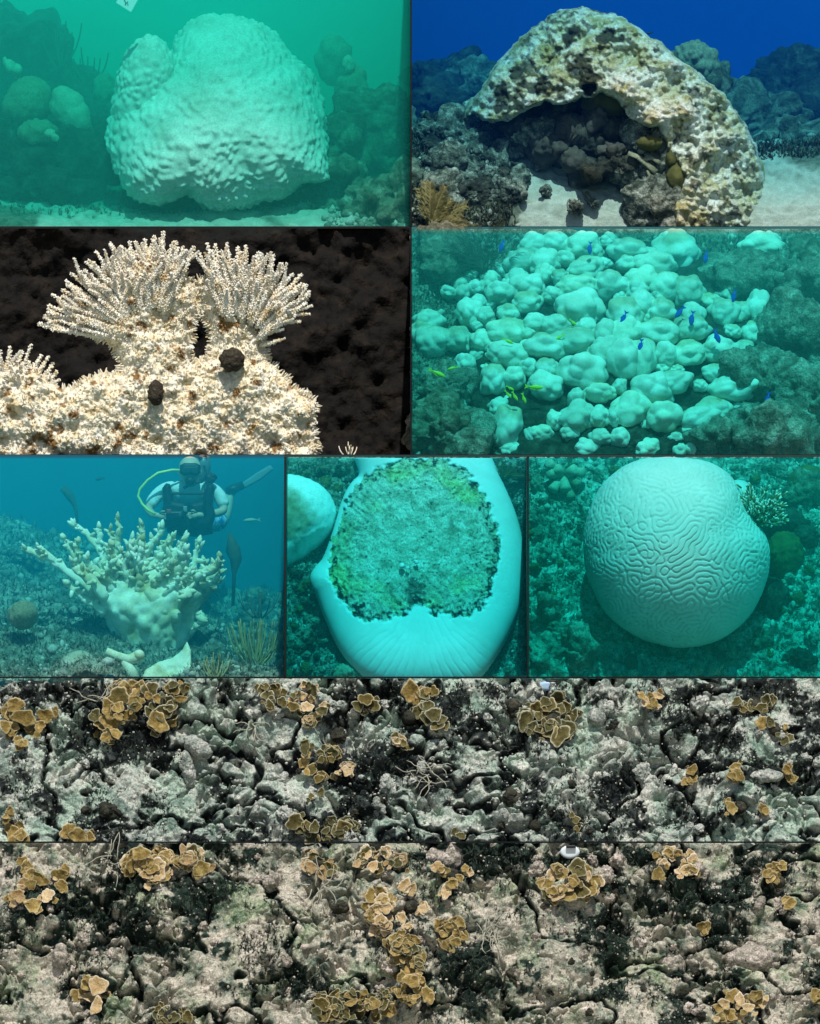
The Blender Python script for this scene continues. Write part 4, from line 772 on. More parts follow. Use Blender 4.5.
# vest: two front panels, straps and cummerbund follow the chest
slab('vest_panel', [(162, 488), (166, 483), (170, 484), (172, 491), (174, 500), (187, 503), (188, 529), (164, 528), (160, 515), (163, 505)], YDv-.17, 1.3, vest, dv, 6)
slab('vest_panel', [(215, 488), (212, 483), (207, 484), (204, 491), (202, 500), (189, 503), (188.5, 529), (212, 528), (216, 515), (213, 505)], YDv-.17, 1.3, vest, dv, 6)
slab('chest_strap', [(168, 492), (208, 492), (208, 495), (168, 495)], YDv-.21, 1.0, vest, dv, 2)
slab('weight_belt', [(166, 526), (212, 526), (213, 534), (196, 537), (180, 536), (167, 532)], YDv-.05, 1.6, vest, dv, 5)
slab('buckle', [(183, 506), (187, 506), (187, 512), (183, 512)], YDv-.29, .5, flat('grey_clip', (.25, .25, .26), .4, bump=None), dv, 1.5)
MB().tube([V3(186, 470.5, YDv-.1), V3(172, 470, YDv-.16), V3(158, 473, YDv-.2), V3(148, 480, YDv-.2), V3(140, 489, YDv-.2), V3(138, 496, YDv-.2), V3(142, 504, YDv-.22), V3(148, 510, YDv-.25), V3(155, 514, YDv-.28)], .013, 8).build('air_hose', flat('yellow_hose', (.62, .66, .20), .5, bump=None), dv)
MB().tube([V3(196, 483, YDv-.2), V3(202, 482, YDv-.14), V3(207, 476, YDv-.05), V3(204, 466, YDv+.08)], .012, 8).build('regulator_hose', rubber, dv)
MB().tube([V3(207, 480, YDv-.19), V3(205, 490, YDv-.27), V3(204, 505, YDv-.27), V3(205, 514, YDv-.26)], .014, 8).build('inflator_hose', rubber, dv)
MB().tube([V3(205, 456, YDv+.22), V3(203, 465, YDv+.24), V3(200, 480, YDv+.26), V3(196, 505, YDv+.6)], [.05, .085, .09, .09], 12).build('air_tank', flat('grey_tank', (.10, .11, .12), .35, bump=None), dv)
MB().tube([V3(199, 460, YDv+.2), V3(207, 458, YDv+.2)], .03, 8).build('tank_valve', rubber, dv)
V, F = outline_geo(oval(211, 478, 6, 6), (211, 478), .05, YDv-.1, 4, lambda p, d: .01*fbm(p*20, 2, 2)); mk('shoulder_buckle', V, F, vest, dv)
# hands with fingers
for s, hx, hy in ((1, 160, 516), (-1, 196, 515)):
    V, F = outline_geo(oval(hx+s*2, hy+.5, 4.2, 3.4), (hx+s*2, hy+.5), .03, YDv-.27, 4, None); hnd = mk('palm', V, F, skin, dv)
    for k in range(4):
        y = hy-2.2+k*1.6; l = [5.2, 6, 5.6, 4.4][k]
        MB().tube([V3(hx+s*4, y, YDv-.28), V3(hx+s*(4+l*.55), y+.4, YDv-.32), V3(hx+s*(4+l*.85), y+1.0, YDv-.30), V3(hx+s*(4+l*.8), y+1.5, YDv-.27)], [.0085, .0085, .008, .006], 6).build('finger', skin, hnd)
    MB().tube([V3(hx+s*0, hy-2.5, YDv-.28), V3(hx+s*2.5, hy-4.8, YDv-.31), V3(hx+s*5, hy-4.6, YDv-.31)], [.010, .0095, .007], 6).build('thumb', skin, hnd)
cm = thing('dive_camera', 'small dark camera housing held before the diver\'s chest', 'camera', V3(176, 520, YDv-.32))
slab('housing', [(166, 510), (184, 510), (185, 521), (166, 521)], YDv-.33, 1.2, rubber, cm, 4)
slab('red_trim', [(166.5, 509), (171, 509), (171, 514), (166.5, 514)], YDv-.40, .5, flat('dull_red', (.25, .05, .05), .5, bump=None), cm, 2)
MB().tube([V3(180, 516, YDv-.36), V3(180.2, 516.3, YDv-.44)], .035, 14).build('lens_port', flat('port_glass', (.02, .02, .025), .15, bump=None), cm)
# fin on the raised foot
fn = MB()
fn.tube([V3(227, 491, YDv+1.02), V3(233, 489.5, YDv+1.05), V3(243, 485, YDv+1.08)], [.035, .05, .04], 8).build('foot_pocket', rubber, dv)
pl = [(237, 491), (239, 485), (256, 473), (270, 465), (274, 469), (262, 479), (248, 487)]
slab('fin_blade', pl, YDv+1.09, .8, flat('grey_fin', (.22, .25, .27), .4, bump=None), dv, 2)

p_, g_ = pick(bedE, 9000, 7); turf(bedE, p_, g_, .05, .009, M['turf_mix'], (0, -.3, 1)); p_, g_ = pick(bedE, 1500, 8); pebbles(bedE, p_, g_, .01, .06, M['grit'])
# ------------------------------------------------------------------ meander pattern (ridges of brain corals)
def turing(n, wl, seed, it=5, ani=None):
    rng = np.random.default_rng(seed); u = rng.normal(size=(n, n)); k = np.fft.fftfreq(n)*n
    KX, KY = np.meshgrid(k, k); kr = np.hypot(KX, KY); k0 = n/wl; ker = np.exp(-((kr-k0)/(k0*.3))**2)
    for _ in range(it):
        u = np.real(np.fft.ifft2(np.fft.fft2(u)*ker)); u = np.tanh(2.2*u/u.std())
    u = np.real(np.fft.ifft2(np.fft.fft2(u)*np.exp(-(kr/(k0*2.6))**2))); return u
def samp(img, x, y):
    n = img.shape[0]; x = np.mod(x, n); y = np.mod(y, n); i, j = np.floor(x).astype(int) % n, np.floor(y).astype(int) % n; fx, fy = x-np.floor(x), y-np.floor(y); i2, j2 = (i+1) % n, (j+1) % n
    return img[j, i]*(1-fx)*(1-fy)+img[j, i2]*fx*(1-fy)+img[j2, i]*(1-fx)*fy+img[j2, i2]*fx*fy
TU = turing(512, 12.5, 5)
# ------------------------------------------------------------------ tank f: bleached disc coral with a dead middle
def slopeY(y0, k): return lambda px, py: y0+k*(677-np.asarray(py, float))/222
sF = slopeY(-7.9, .9)
bedF = bed('seabed', 286.5, 526.5, 300, 260, 684, 452, float(sF(0, 684)), float(sF(0, 452)), rocky(5, .10, 81, .5), (0, -.85, .5), M['reef_pale'], pymin=457)
for k in range(120):
    if k < 70: x, y = RND.uniform(286, 330), RND.uniform(575, 680)
    elif k < 95: x, y = RND.uniform(300, 350), RND.uniform(455, 490)
    else: x, y = RND.uniform(495, 528), RND.uniform(455, 675)
    rock(bedF, x, y, float(sF(x, y))-RND.uniform(.02, .14), RND.uniform(2.5, 7), RND.choice([M['reef_dark'], M['reef'], M['olive'], M['reef']]), top=458)
outF = [(340, 432), (410, 422), (480, 432), (494, 462), (502, 480), (512, 502), (520, 525), (525, 555), (524, 585), (519, 612), (508, 638), (494, 662), (478, 682), (460, 690), (390, 690), (366, 680), (348, 664), (334, 642), (324, 618), (316, 596), (311, 588), (309, 576), (315, 566), (322, 560), (328, 545), (336, 520), (342, 498), (352, 480), (362, 474)]
deadF = [(343, 505), (350, 492), (362, 478), (376, 470), (390, 463), (408, 459), (430, 457), (452, 461), (468, 472), (480, 486), (490, 505), (497, 525), (501, 545), (500, 562), (496, 582), (489, 600), (478, 612), (466, 618), (448, 618), (432, 614), (424, 608), (419, 603), (413, 608), (404, 615), (388, 619), (370, 622), (356, 617), (344, 606), (335, 592), (329, 575), (327, 560), (330, 545), (335, 530)]
outF = chaikin(outF); deadF = chaikin(deadF, 2)
def deadmask(q):
    p = np.stack([q[:, 0], q[:, 1], q[:, 0]*0], 1); return polysdf(q, deadF)+3.0*fbm(p*.2, 3, 4)
def hfF(q, f):
    p = np.stack([q[:, 0], q[:, 1], q[:, 0]*0], 1); d = deadmask(q); dead = sst(d, 1.5, -2.5)
    wob = 5*fbm(p*.035, 3, 6); r = np.hypot(q[:, 0]-420, q[:, 1]-598); th = np.arctan2(q[:, 0]-420, q[:, 1]-598)
    st = np.where(r < 46, np.cos(th*28+wob*.6), np.cos(th*56+wob*.6)); st = -np.exp(-(1+st)/.16)
    fanw = sst(np.abs(th), 1.15, .7)*sst(r, 10, 26)*(1-dead)
    tu = samp(TU, q[:, 0]*2.6+wob*6, q[:, 1]*2.6+wob*6); live = (1-dead)*(1-fanw)
    deadtu = samp(TU, q[:, 0]*1.7+60+wob*4, q[:, 1]*1.7+wob*4)
    rough = fbm(p*.55, 4, 9)
    dome = .04*np.clip(1-((q[:, 0]-418)/90)**2-((q[:, 1]-540)/90)**2, 0, 1)
    edge = np.exp(-((d+3)/3.0)**2)
    return fanw*.0075*st+live*.005*-np.exp(-(tu/.25)**2)*sst(fbm(p*.03, 2, 31), -.4, .2)+dead*(.009*deadtu*(.3+.7*sst(d, -45, -8))+.007*rough-.025+dome)-.014*edge*(.5+.8*np.clip(fbm(p*.3, 2, 12), -.5, 1))
V, F, q, n = pillow_geo(lambda q: polysdf(q, outF), (304, 440, 530, 692), .95, 46, lambda px, py: sF(px, py)-.16, hfF, .75, .3, cut=457.5)
cF = thing('disc_coral', 'bleached disc-shaped coral with a dead algae-covered middle and wide white rim', 'coral', V3(418, 677, -8.1))
dm = deadmask(q); p3 = np.stack([q[:, 0], q[:, 1], q[:, 0]*0], 1)
M['disc'] = mat('bleached_disc_rim', [(.3, (.60, .62, .58)), (.7, (.70, .71, .68))], [(.3, (.02, .018, .02)), (.7, (.06, .05, .05))], scale=6, bump=(160, .12), fine=(120, .06))
# dead middle, dark edge band: the crust is its own part, laid a little proud
ring = sst(np.abs(dm+4.5+6*fbm(p3*.2, 3, 5)), 5.5, 2.)*sst(1.3*fbm(p3*.2, 4, 15)+.6*sst(q[:, 1], 470, 610)+.3*sst(q[:, 0], 440, 500), .15, .6)
ring = np.maximum(ring, .75*sst(np.hypot((q[:, 0]-416)/9, (q[:, 1]-590)/16)+.5*fbm(p3*.2, 3, 25), 1.1, .5))
att = np.concatenate([sst(dm, 1.5, -2)*ring, np.zeros(len(V)-n)])
inner = (dm < -.5)
F_ = F; fr = F[(F < n).all(1)]; isin = inner[fr].all(1)
vi = V[:n].copy()
M['turf'] = mat('algae_turf_on_dead_coral', [(.32, (.22, .24, .17)), (.44, (.40, .42, .31)), (.56, (.58, .58, .46)), (.70, (.74, .72, .62))], [(.3, (.012, .010, .012)), (.7, (.04, .035, .035))], scale=9, bump=(70, .44), fine=(60, .5), dist=.4, bd=.02, tint=((.80, .95, .50), 1.6, .5))
rest = np.concatenate([fr[~isin], F[~(F < n).all(1)]])
mk('living_rim', V, rest, M['disc'], cF, True, att)
sub = np.unique(fr[isin]); mp = -np.ones(len(V), int); mp[sub] = np.arange(len(sub))
mk('dead_middle', V[sub], mp[fr[isin]], M['turf'], cF, True, ring[sub])
# dark split where the old crack runs, pale chips
for k in range(90):
    a = RND.uniform(0, 6.28); r = 40*math.sqrt(RND.random()); x, y = 424+r*1.2*math.cos(a), 530+r*math.sin(a)
    if k < 3: x, y = [(402, 566), (416, 562), (404, 569)][k]
for k, (x, y, r) in enumerate([(402, 566, 3.6), (416, 562, 3), (407, 568, 2.0)]):
    V2, F2 = outline_geo(oval(x, y, r, r*.8), (x, y), r*.008, float(sF(x, y))-.22-.255-.10, 3, lambda p, d: .01*fbm(p*30, 2, 3)); mk('pale_chip', V2, F2, M['disc'], cF)
gr = MB(); rngf = np.random.default_rng(3)
cand = sub[rngf.choice(len(sub), 900, replace=False)]
for i in cand:
    p = Vector(V[i]); s = rngf.uniform(.004, .011); gr.add([p+Vector((rngf.normal(0, s), rngf.normal(-.3*s, s), rngf.normal(0, s))) for _ in range(4)], [(0, 1, 2), (0, 2, 3), (0, 3, 1), (1, 3, 2)])
o = gr.build('sand_grains', M['sand'], cF, False); o['kind'] = 'stuff'
# neighbour at left
t = thing('boulder_coral', 'smooth bleached coral with a dull brownish crown touching the disc coral', 'coral', V3(300, 575, -7.9))
V, F = outline_geo([(262, 520), (266, 478), (285, 474), (306, 478), (322, 486), (332, 498), (337, 512), (334, 528), (326, 540), (312, 552), (298, 564), (286, 574), (270, 576)], (290, 524), .42, float(sF(0, 524))-.05, 6, lambda p, d: .006*fbm(p*20, 3, 3))
V[:, 0] = np.maximum(V[:, 0], float(P(286, 0, R3)[0])); cen = np.array(P(291, 520, 0)); dd = np.hypot((V[:, 0]-cen[0])/.36, (V[:, 2]-cen[2])/.33)
M['crown'] = mat('bleached_with_brown_crown', [(.3, (.72, .74, .68)), (.7, (.82, .83, .78))], [(.3, (.20, .21, .12)), (.7, (.42, .42, .30))], scale=9, bump=(90, .3), fine=(60, .2))
mk('colony_body', V, F, M['crown'], t, True, sst(dd+.3*fbm(V*5, 3, 4), 1.0, .55))
plume('algae_tuft', 'brown strappy algae tuft in the corner above the disc coral', 505, 478, float(sF(0, 478))-.2, 9, .22, -1.2, 1.3, M['olive'], 25, .05, 8, .009)
mound('boulder_coral', 'small honeycomb-patterned coral peeping from under the disc coral', 'coral', oval(350, 674, 16, 10), (350, 674), .1, float(sF(0, 674))-.12, M['greenish'], .02, 26, 35)
# ------------------------------------------------------------------ tank g: the round brain coral
sG = slopeY(-7.75, 1.0)
M['bed_pale'] = mat('pale_silty_bed', [(.30, (.10, .10, .075)), (.42, (.32, .31, .24)), (.54, (.56, .54, .45)), (.68, (.76, .73, .64))], scale=6, bump=(40, .8), fine=(60, .55), dist=.8, bd=.03)
bedG = bed('seabed', 529.5, 880, 340, 260, 684, 452, float(sG(0, 684)), float(sG(0, 452)), rocky(4.2, .13, 91, .45), (0, -.85, .5), M['bed_pale'], pymin=457)
for k in range(170):
    x, y = RND.uniform(530, 822), RND.uniform(456, 678)
    if (x-676)**2/80**2+(y-553)**2/82**2 < 1: continue
    rock(bedG, x, y, float(sG(x, y))-RND.uniform(0, .08), RND.uniform(2.5, 8), RND.choice([M['reef_mid'], M['reef_pale'], M['bed_pale'], M['olive'], M['reef_pale']]), top=458)
for (x, y, r, mm_) in [(570, 645, 26, 'reef_pale'), (548, 655, 22, 'reef_pale'), (580, 660, 22, 'reef_pale'), (596, 634, 16, 'reef_mid'), (550, 610, 18, 'reef_mid'), (790, 530, 26, 'reef_dark'), (800, 490, 24, 'reef'), (785, 470, 22, 'reef_pale'), (740, 466, 22, 'reef_dark'), (770, 600, 20, 'reef_dark'), (800, 660, 20, 'reef_dark'), (760, 640, 16, 'reef')]:
    rock(bedG, x, y, float(sG(x, y))-.04, r, M[mm_], top=458)
cG = thing('brain_coral', 'big round bleached brain coral with winding grooves like a ball', 'coral', V3(676, 648, -7.9))
outG = [(586, 553), (587, 525), (592, 508), (600, 492), (610, 480), (625, 468), (642, 462), (660, 459.5), (678, 459), (696, 460.5), (712, 465), (726, 474), (736, 486), (742, 500), (747, 512), (755, 525), (764, 536), (768, 548), (768, 565), (764, 585), (756, 603), (745, 618), (732, 630), (716, 640), (698, 645), (678, 646.5), (658, 642), (640, 636), (622, 626), (608, 612), (597, 594), (589, 575)]
def dG(p, d):
    R = np.sqrt(2*(1+d[:, 1]).clip(0, 2)+1e-9); ph = np.arctan2(d[:, 2], d[:, 0])
    g = samp(TU, 256+R*np.cos(ph)*108, 256+R*np.sin(ph)*108); fade = sst(d[:, 1], .35, -.05)
    prof = 1-np.exp(-(g/.30)**2)
    return fade*.020*prof+.012*fbm(p*2.5, 2, 3)
V, F = outline_geo(outG, (676, 552), .84, -7.75, 7, dG, .8, 1.45)
M['brain'] = mat('bleached_brain_coral', [(.3, (.52, .53, .49)), (.7, (.63, .63, .60))], scale=4, bump=(150, .15), fine=(100, .08))
mk('colony_body', V, F, M['brain'], cG)
V, F = outline_geo(oval(739, 494, 15, 14, 30), (739, 494), .3, -7.35, 5, None); mk('side_lobe', V, F, M['brain'], cG)
fc = thing('fire_coral', 'bushy yellow-brown fire coral with white tips beside the brain coral', 'coral', V3(752, 524, -7.5))
rr = random.Random(9); M['fire'] = mat('fire_coral', [(.3, (.16, .13, .03)), (.7, (.30, .25, .07))], [(.3, (.7, .7, .62)), (.7, (.8, .8, .74))], scale=8, bump=None)
for k in range(80):
    a = rr.uniform(-.9, 1.5); l = rr.uniform(.15, .36); b = V3(752+rr.uniform(-4, 12), 522+rr.uniform(-10, 6), -7.75)
    d = Vector((math.sin(a), rr.uniform(-1.1, -.2), math.cos(a)*.8)).normalized(); mb = MB(); tip = b+d*l; mid = b+d*l*.55+Vector((rr.uniform(-.03, .03), 0, rr.uniform(-.02, .04)))
    mb.tube([b, mid, tip], [.016, .012, .008], 6, a=[0, 0, 1])
    for j in range(4):
        d2 = (d+Vector((rr.uniform(-1, 1), rr.uniform(-.5, .3), rr.uniform(-.4, 1)))).normalized(); l2 = rr.uniform(.05, .10); m0 = mid.lerp(tip, rr.random()); mb.tube([m0, m0+d2*l2*.7, m0+d2*l2], [.010, .009, .006], 5, a=[0, .1, 1])
    mb.build('branch', M['fire'], fc)
mound('boulder_coral', 'olive ridged coral mound under the bushy fire coral', 'coral', oval(784, 552, 18, 24), (784, 552), .2, float(sG(0, 552))-.1, M['olive'], .02, 18, 37)
mound('boulder_coral', 'round dull olive coral on the pale ledge in the corner by the fire coral', 'coral', oval(806, 482, 15, 13), (806, 482), .14, float(sG(0, 482))-.12, M['olive'], .015, 18, 38)
mound('boulder_coral', 'small dark round coral on the rubble under the brain coral', 'coral', oval(631, 660, 7, 8), (631, 660), .07, float(sG(0, 660))-.12, M['brown_coral'], .012, 26, 39)
kf = thing('finger_coral', 'pale knobby finger coral in the corner beside the brain coral', 'coral', V3(563, 470, -7.1))
for p0, p1, r in [((563, 470), (556, 460), 5), ((563, 470), (566, 484), 5.5), ((560, 468), (548, 466), 5), ((566, 468), (576, 462), 5.5), ((568, 470), (580, 478), 4.5), ((560, 472), (552, 484), 5), ((566, 478), (572, 492), 4.5), ((570, 464), (584, 466), 5), ((556, 462), (548, 456), 5)]:
    a_, b_ = V3(p0[0], p0[1]+7, float(sG(0, 472))-.15), V3(p1[0], p1[1]+7, float(sG(0, 472))-.26); MB().tube([a_, a_.lerp(b_, .6), a_.lerp(b_, .9), b_], [r*.009, r*.010, r*.011, r*.006], 9).build('finger', M['greenish'] if r == 4.5 else M['pale_live'], kf)

p_, g_ = pick(bedF, 9000, 9, top=462); turf(bedF, p_, g_, .035, .007, M['turf_mix']); p_, g_ = pick(bedF, 1500, 10, top=462); pebbles(bedF, p_, g_, .006, .035, M['grit'])
p_, g_ = pick(bedG, 5000, 11, top=462); turf(bedG, p_, g_, .04, .008, M['turf_mix']); p_, g_ = pick(bedG, 1200, 12, top=462); pebbles(bedG, p_, g_, .008, .05, M['grit'])
# ------------------------------------------------------------------ terraces h and i: reef slopes seen from above
def reef_slope(name, pyb, pyt, Ya, Yb, seed, m, off, pymin, surf):
    def h(p):
        p = p+np.array([0, 0, off]); p = p*np.array([1, .6, 1]); w = .14*np.stack([fbm(p*2.6, 3, 101), fbm(p*2.6+5, 3, 102), fbm(p*2.6+9, 3, 103)], 1)
        f1, f2 = worley((p+w)*2.3, 104); g1, g2 = worley((p+w*.6)*6.5, 105); k1, k2 = worley(p*17, 106); big = fbm(p*.9, 3, 107)
        crack = sst(f2-f1, .20, .0); crack2 = sst(g2-g1, .16, 0); rg = sst(fbm(p*1.7, 3, 111), -.15, .35)
        return .08*np.sqrt(np.clip(1-(f1/1.0)**2, 0, 1))+.042*np.sqrt(np.clip(1-(g1/.9)**2, 0, 1))*(.35+.65*rg)+.022*(1-k1)*rg+.20*big+.06*fbm(p*4, 4, 108)-.12*crack*(.2+.8*rg)-.06*crack2*(.25+.75*rg)+.008*fbm(p*26, 2, 110)-.12*sst(np.abs(fbm(p/np.array([1, .6, 1])*np.array([1.3, 1.3, 1.9]), 4, 130)), .12, .0)
    def at(p, u, v):
        p = p+np.array([0, 0, off]); crack_shade = np.abs(fbm(p*np.array([1.3, 1.3, 1.9]), 4, 130)); return np.maximum(sst(fbm(p*np.array([2.0, 2, 2.6]), 5, 120, .7)+.3*fbm(p*13, 2, 121), .3, .46), sst(crack_shade+.06*fbm(p*14, 2, 131), .12, .05))  # random turf patches, plus crevice shade painted along the sunken winding cracks
    return bed(name, -50, 870, 790, 200, pyb, pyt, Ya, Yb, h, (0, -.9, .43), m, attr=at, pymin=pymin, surf=surf)
M['slopeH'] = mat('pale_silted_reef', [(.34, (.14, .19, .16)), (.43, (.36, .43, .37)), (.52, (.60, .63, .54)), (.66, (.80, .79, .69))], [(.36, (.006, .008, .008)), (.54, (.03, .04, .04)), (.72, (.15, .18, .15))], scale=5, bump=(45, .7), fine=(60, .6), dist=.8, bd=.03, nrough=.68, tint=((.74, .92, .85), 2.2, .44))
M['slopeI'] = mat('pinkish_silted_reef', [(.34, (.10, .15, .11)), (.43, (.31, .34, .26)), (.52, (.58, .54, .43)), (.66, (.80, .71, .59))], [(.36, (.004, .012, .009)), (.54, (.02, .045, .032)), (.72, (.12, .17, .12))], scale=5, bump=(45, .7), fine=(60, .6), dist=.8, bd=.03, nrough=.68, tint=((.62, .80, .62), 2.2, .5))
def YH(py): return R4+.35+.6*(842-np.asarray(py, float))/165
def YI(py): return R5+.35+.6*(1024-np.asarray(py, float))/182
SH, SI = {}, {}
zoff = float(P(0, 842, -10)[2]-P(0, 1010, -11.5)[2])
bedH = reef_slope('reef_slope', 852, 674, float(YH(852)), float(YH(674)), 1, M['slopeH'], 0., 678.5, SH)
YH_, YI_ = YH, YI
bedI = reef_slope('reef_slope', 1040, 838, float(YI(1040)), float(YI(838)), 1, M['slopeI'], zoff, 843.2, SI)
M['rockH'] = mat('pale_rock', [(.32, (.2, .25, .21)), (.48, (.48, .52, .45)), (.62, (.74, .73, .66))], scale=11, bump=(50, .9), fine=(60, .6), bd=.03)
M['rockI'] = mat('pinkish_rock', [(.32, (.2, .2, .15)), (.48, (.48, .43, .35)), (.62, (.74, .64, .55))], scale=11, bump=(50, .9), fine=(60, .6), bd=.03)
for bd_, Yf, y0, y1, ms in ((bedH, YH, 680, 838, ('rockH', 'rockH', 'reef_dark')), (bedI, YI, 846, 1020, ('rockI', 'rockI', 'reef_dark'))):
    rs = random.Random(5)
    for k in range(110):
        x, t_ = rs.uniform(-5, 825), rs.random(); y = y0+(y1-y0)*t_
        r = rs.choice((3, 3, 4, 5, 6, 9)); rock(bd_, x, y, (on(SH if bd_ is bedH else SI, x, y))+.01*r*rs.uniform(.0, .5), r, M[ms[rs.randrange(3)]], 'rock', (1, 1, 1), top=y0-2)
# leafy coral plates
def plate_mesh(k, m):
    rr = random.Random(k); nr, nsg = 6, 30; V, F, A = [], [], []
    ph = [rr.uniform(0, 6.28) for _ in range(4)]
    def R(t): return 1+.12*math.sin(2*t+ph[3])+.10*math.sin(3*t+ph[0])+.09*math.sin(5*t+ph[1])+.05*math.sin(8*t+ph[2])
    for side in (0, 1):
        for i in range(nr+1):
            f = i/nr
            for j in range(nsg):
                t = 2*math.pi*j/nsg; r = R(t)*f
                z = .30*f*f-.10*f**6+.05*math.sin(4*t+ph[3])*f*f+.05*math.sin(11*t+ph[1])*f
                V.append((r*math.cos(t)*.95, -z+(.10*(1-f*.6) if side else 0), r*math.sin(t))); A.append(1.0 if f > .97 else max(0., (f-.8)*1.6))
    n = (nr+1)*nsg
    for i in range(nr):
        for j in range(nsg):
            j2 = (j+1) % nsg; q = (i*nsg+j, (i+1)*nsg+j, (i+1)*nsg+j2, i*nsg+j2); F.append(q); F.append(tuple(n+x for x in reversed(q)))
    for j in range(nsg):
        j2 = (j+1) % nsg; F.append((nr*nsg+j, n+nr*nsg+j, n+nr*nsg+j2, nr*nsg+j2))
    return mesh('plate', V, F, m, True, A)
M['gold'] = mat('golden_plate_coral', [(.32, (.13, .09, .022)), (.5, (.30, .21, .06)), (.66, (.50, .38, .15))], [(.3, (.50, .42, .24)), (.7, (.68, .60, .42))], scale=14, bump=(60, .6), fine=(70, .35), objvar=[(0, (.55, .55, .45)), (.5, (.9, .9, .85)), (1, (1.0, .95, .9))])
M['oliv'] = mat('olive_plate_coral', [(.3, (.045, .04, .010)), (.5, (.10, .088, .026)), (.7, (.19, .165, .06))], [(.3, (.50, .50, .36)), (.7, (.66, .64, .50))], scale=14, bump=(60, .6), fine=(70, .35), objvar=[(0, (.6, .65, .6)), (.5, (1, 1, 1)), (1, (1, .85, .6))])
M['peach'] = mat('peach_plate_coral', [(.3, (.40, .26, .10)), (.5, (.58, .42, .22)), (.7, (.70, .55, .34))], [(.3, (.74, .66, .50)), (.7, (.84, .78, .66))], scale=14, bump=(60, .6), fine=(70, .35), objvar=[(0, (.6, .55, .45)), (.5, (.9, .9, .85)), (1, (1.0, 1, 1))])
pms = {c: [plate_mesh(k, M[c]) for k in range(5)] for c in ('gold', 'oliv', 'peach')}
def plates(label, spots, Yf, col, grp, seed, up=.16, mix=None):
    rr = random.Random(seed); cx = sum(s[0] for s in spots)/len(spots); cy_ = sum(s[1] for s in spots)/len(spots)
    t = thing('plate_coral', label, 'coral', V3(cx, cy_, float(Yf(cy_))), grp)
    spots = list(spots)+[(x+rr.uniform(-1, 1)*r, y+rr.uniform(-1, 1)*r, r*rr.uniform(.25, .8)) for x, y, r in spots for _ in range(2)]
    for i, (x, y, r) in enumerate(spots):
        y = max(y, (680 if Yf is YH else 845)+r*1.1); ox, oy = x-cx, -(y-cy_); l = math.hypot(ox, oy)+1e-6
        tilt = Quaternion(Vector((-oy/l, 0, ox/l)) if l > 1 else Vector((1, 0, 0)), rr.uniform(-.5, .2)) @ Quaternion((1, 0, 0), rr.uniform(-.5, .0)) @ Quaternion((0, 1, 0), rr.uniform(0, 6.28))
        c = mix[i % len(mix)] if mix else col; h = .07-.04*min(1, l/40)+rr.uniform(-.02, .03)
        put('plate', pms[c][rr.randrange(5)], t, V3(x, y, on(SH if Yf is YH else SI, x, y)-h), tilt, (r*.0105*rr.uniform(.7, 1.15), r*.0105, r*.0105*rr.uniform(.7, 1.15)))
    # short stalk that carries the plates
    g_ = on(SH if Yf is YH else SI, cx, cy_); MB().tube([V3(cx, cy_, g_+.12), V3(cx, cy_, g_+.02), V3(cx, cy_, g_-.05)], [.10, .07, .05], 8).build('stalk', M['reef_dark'], t)
    return t
def scatter(cx, cy, rx, ry, n, r0, r1, seed):
    rr = random.Random(seed); out = []
    while len(out) < n:
        a = rr.uniform(0, 6.28); q = math.sqrt(rr.random()); out.append((cx+rx*q*math.cos(a), cy+ry*q*math.sin(a), rr.uniform(r0, r1)))
    return out
GH, GI = 'plate corals on the silted slope', 'plate corals on the pinkish slope'
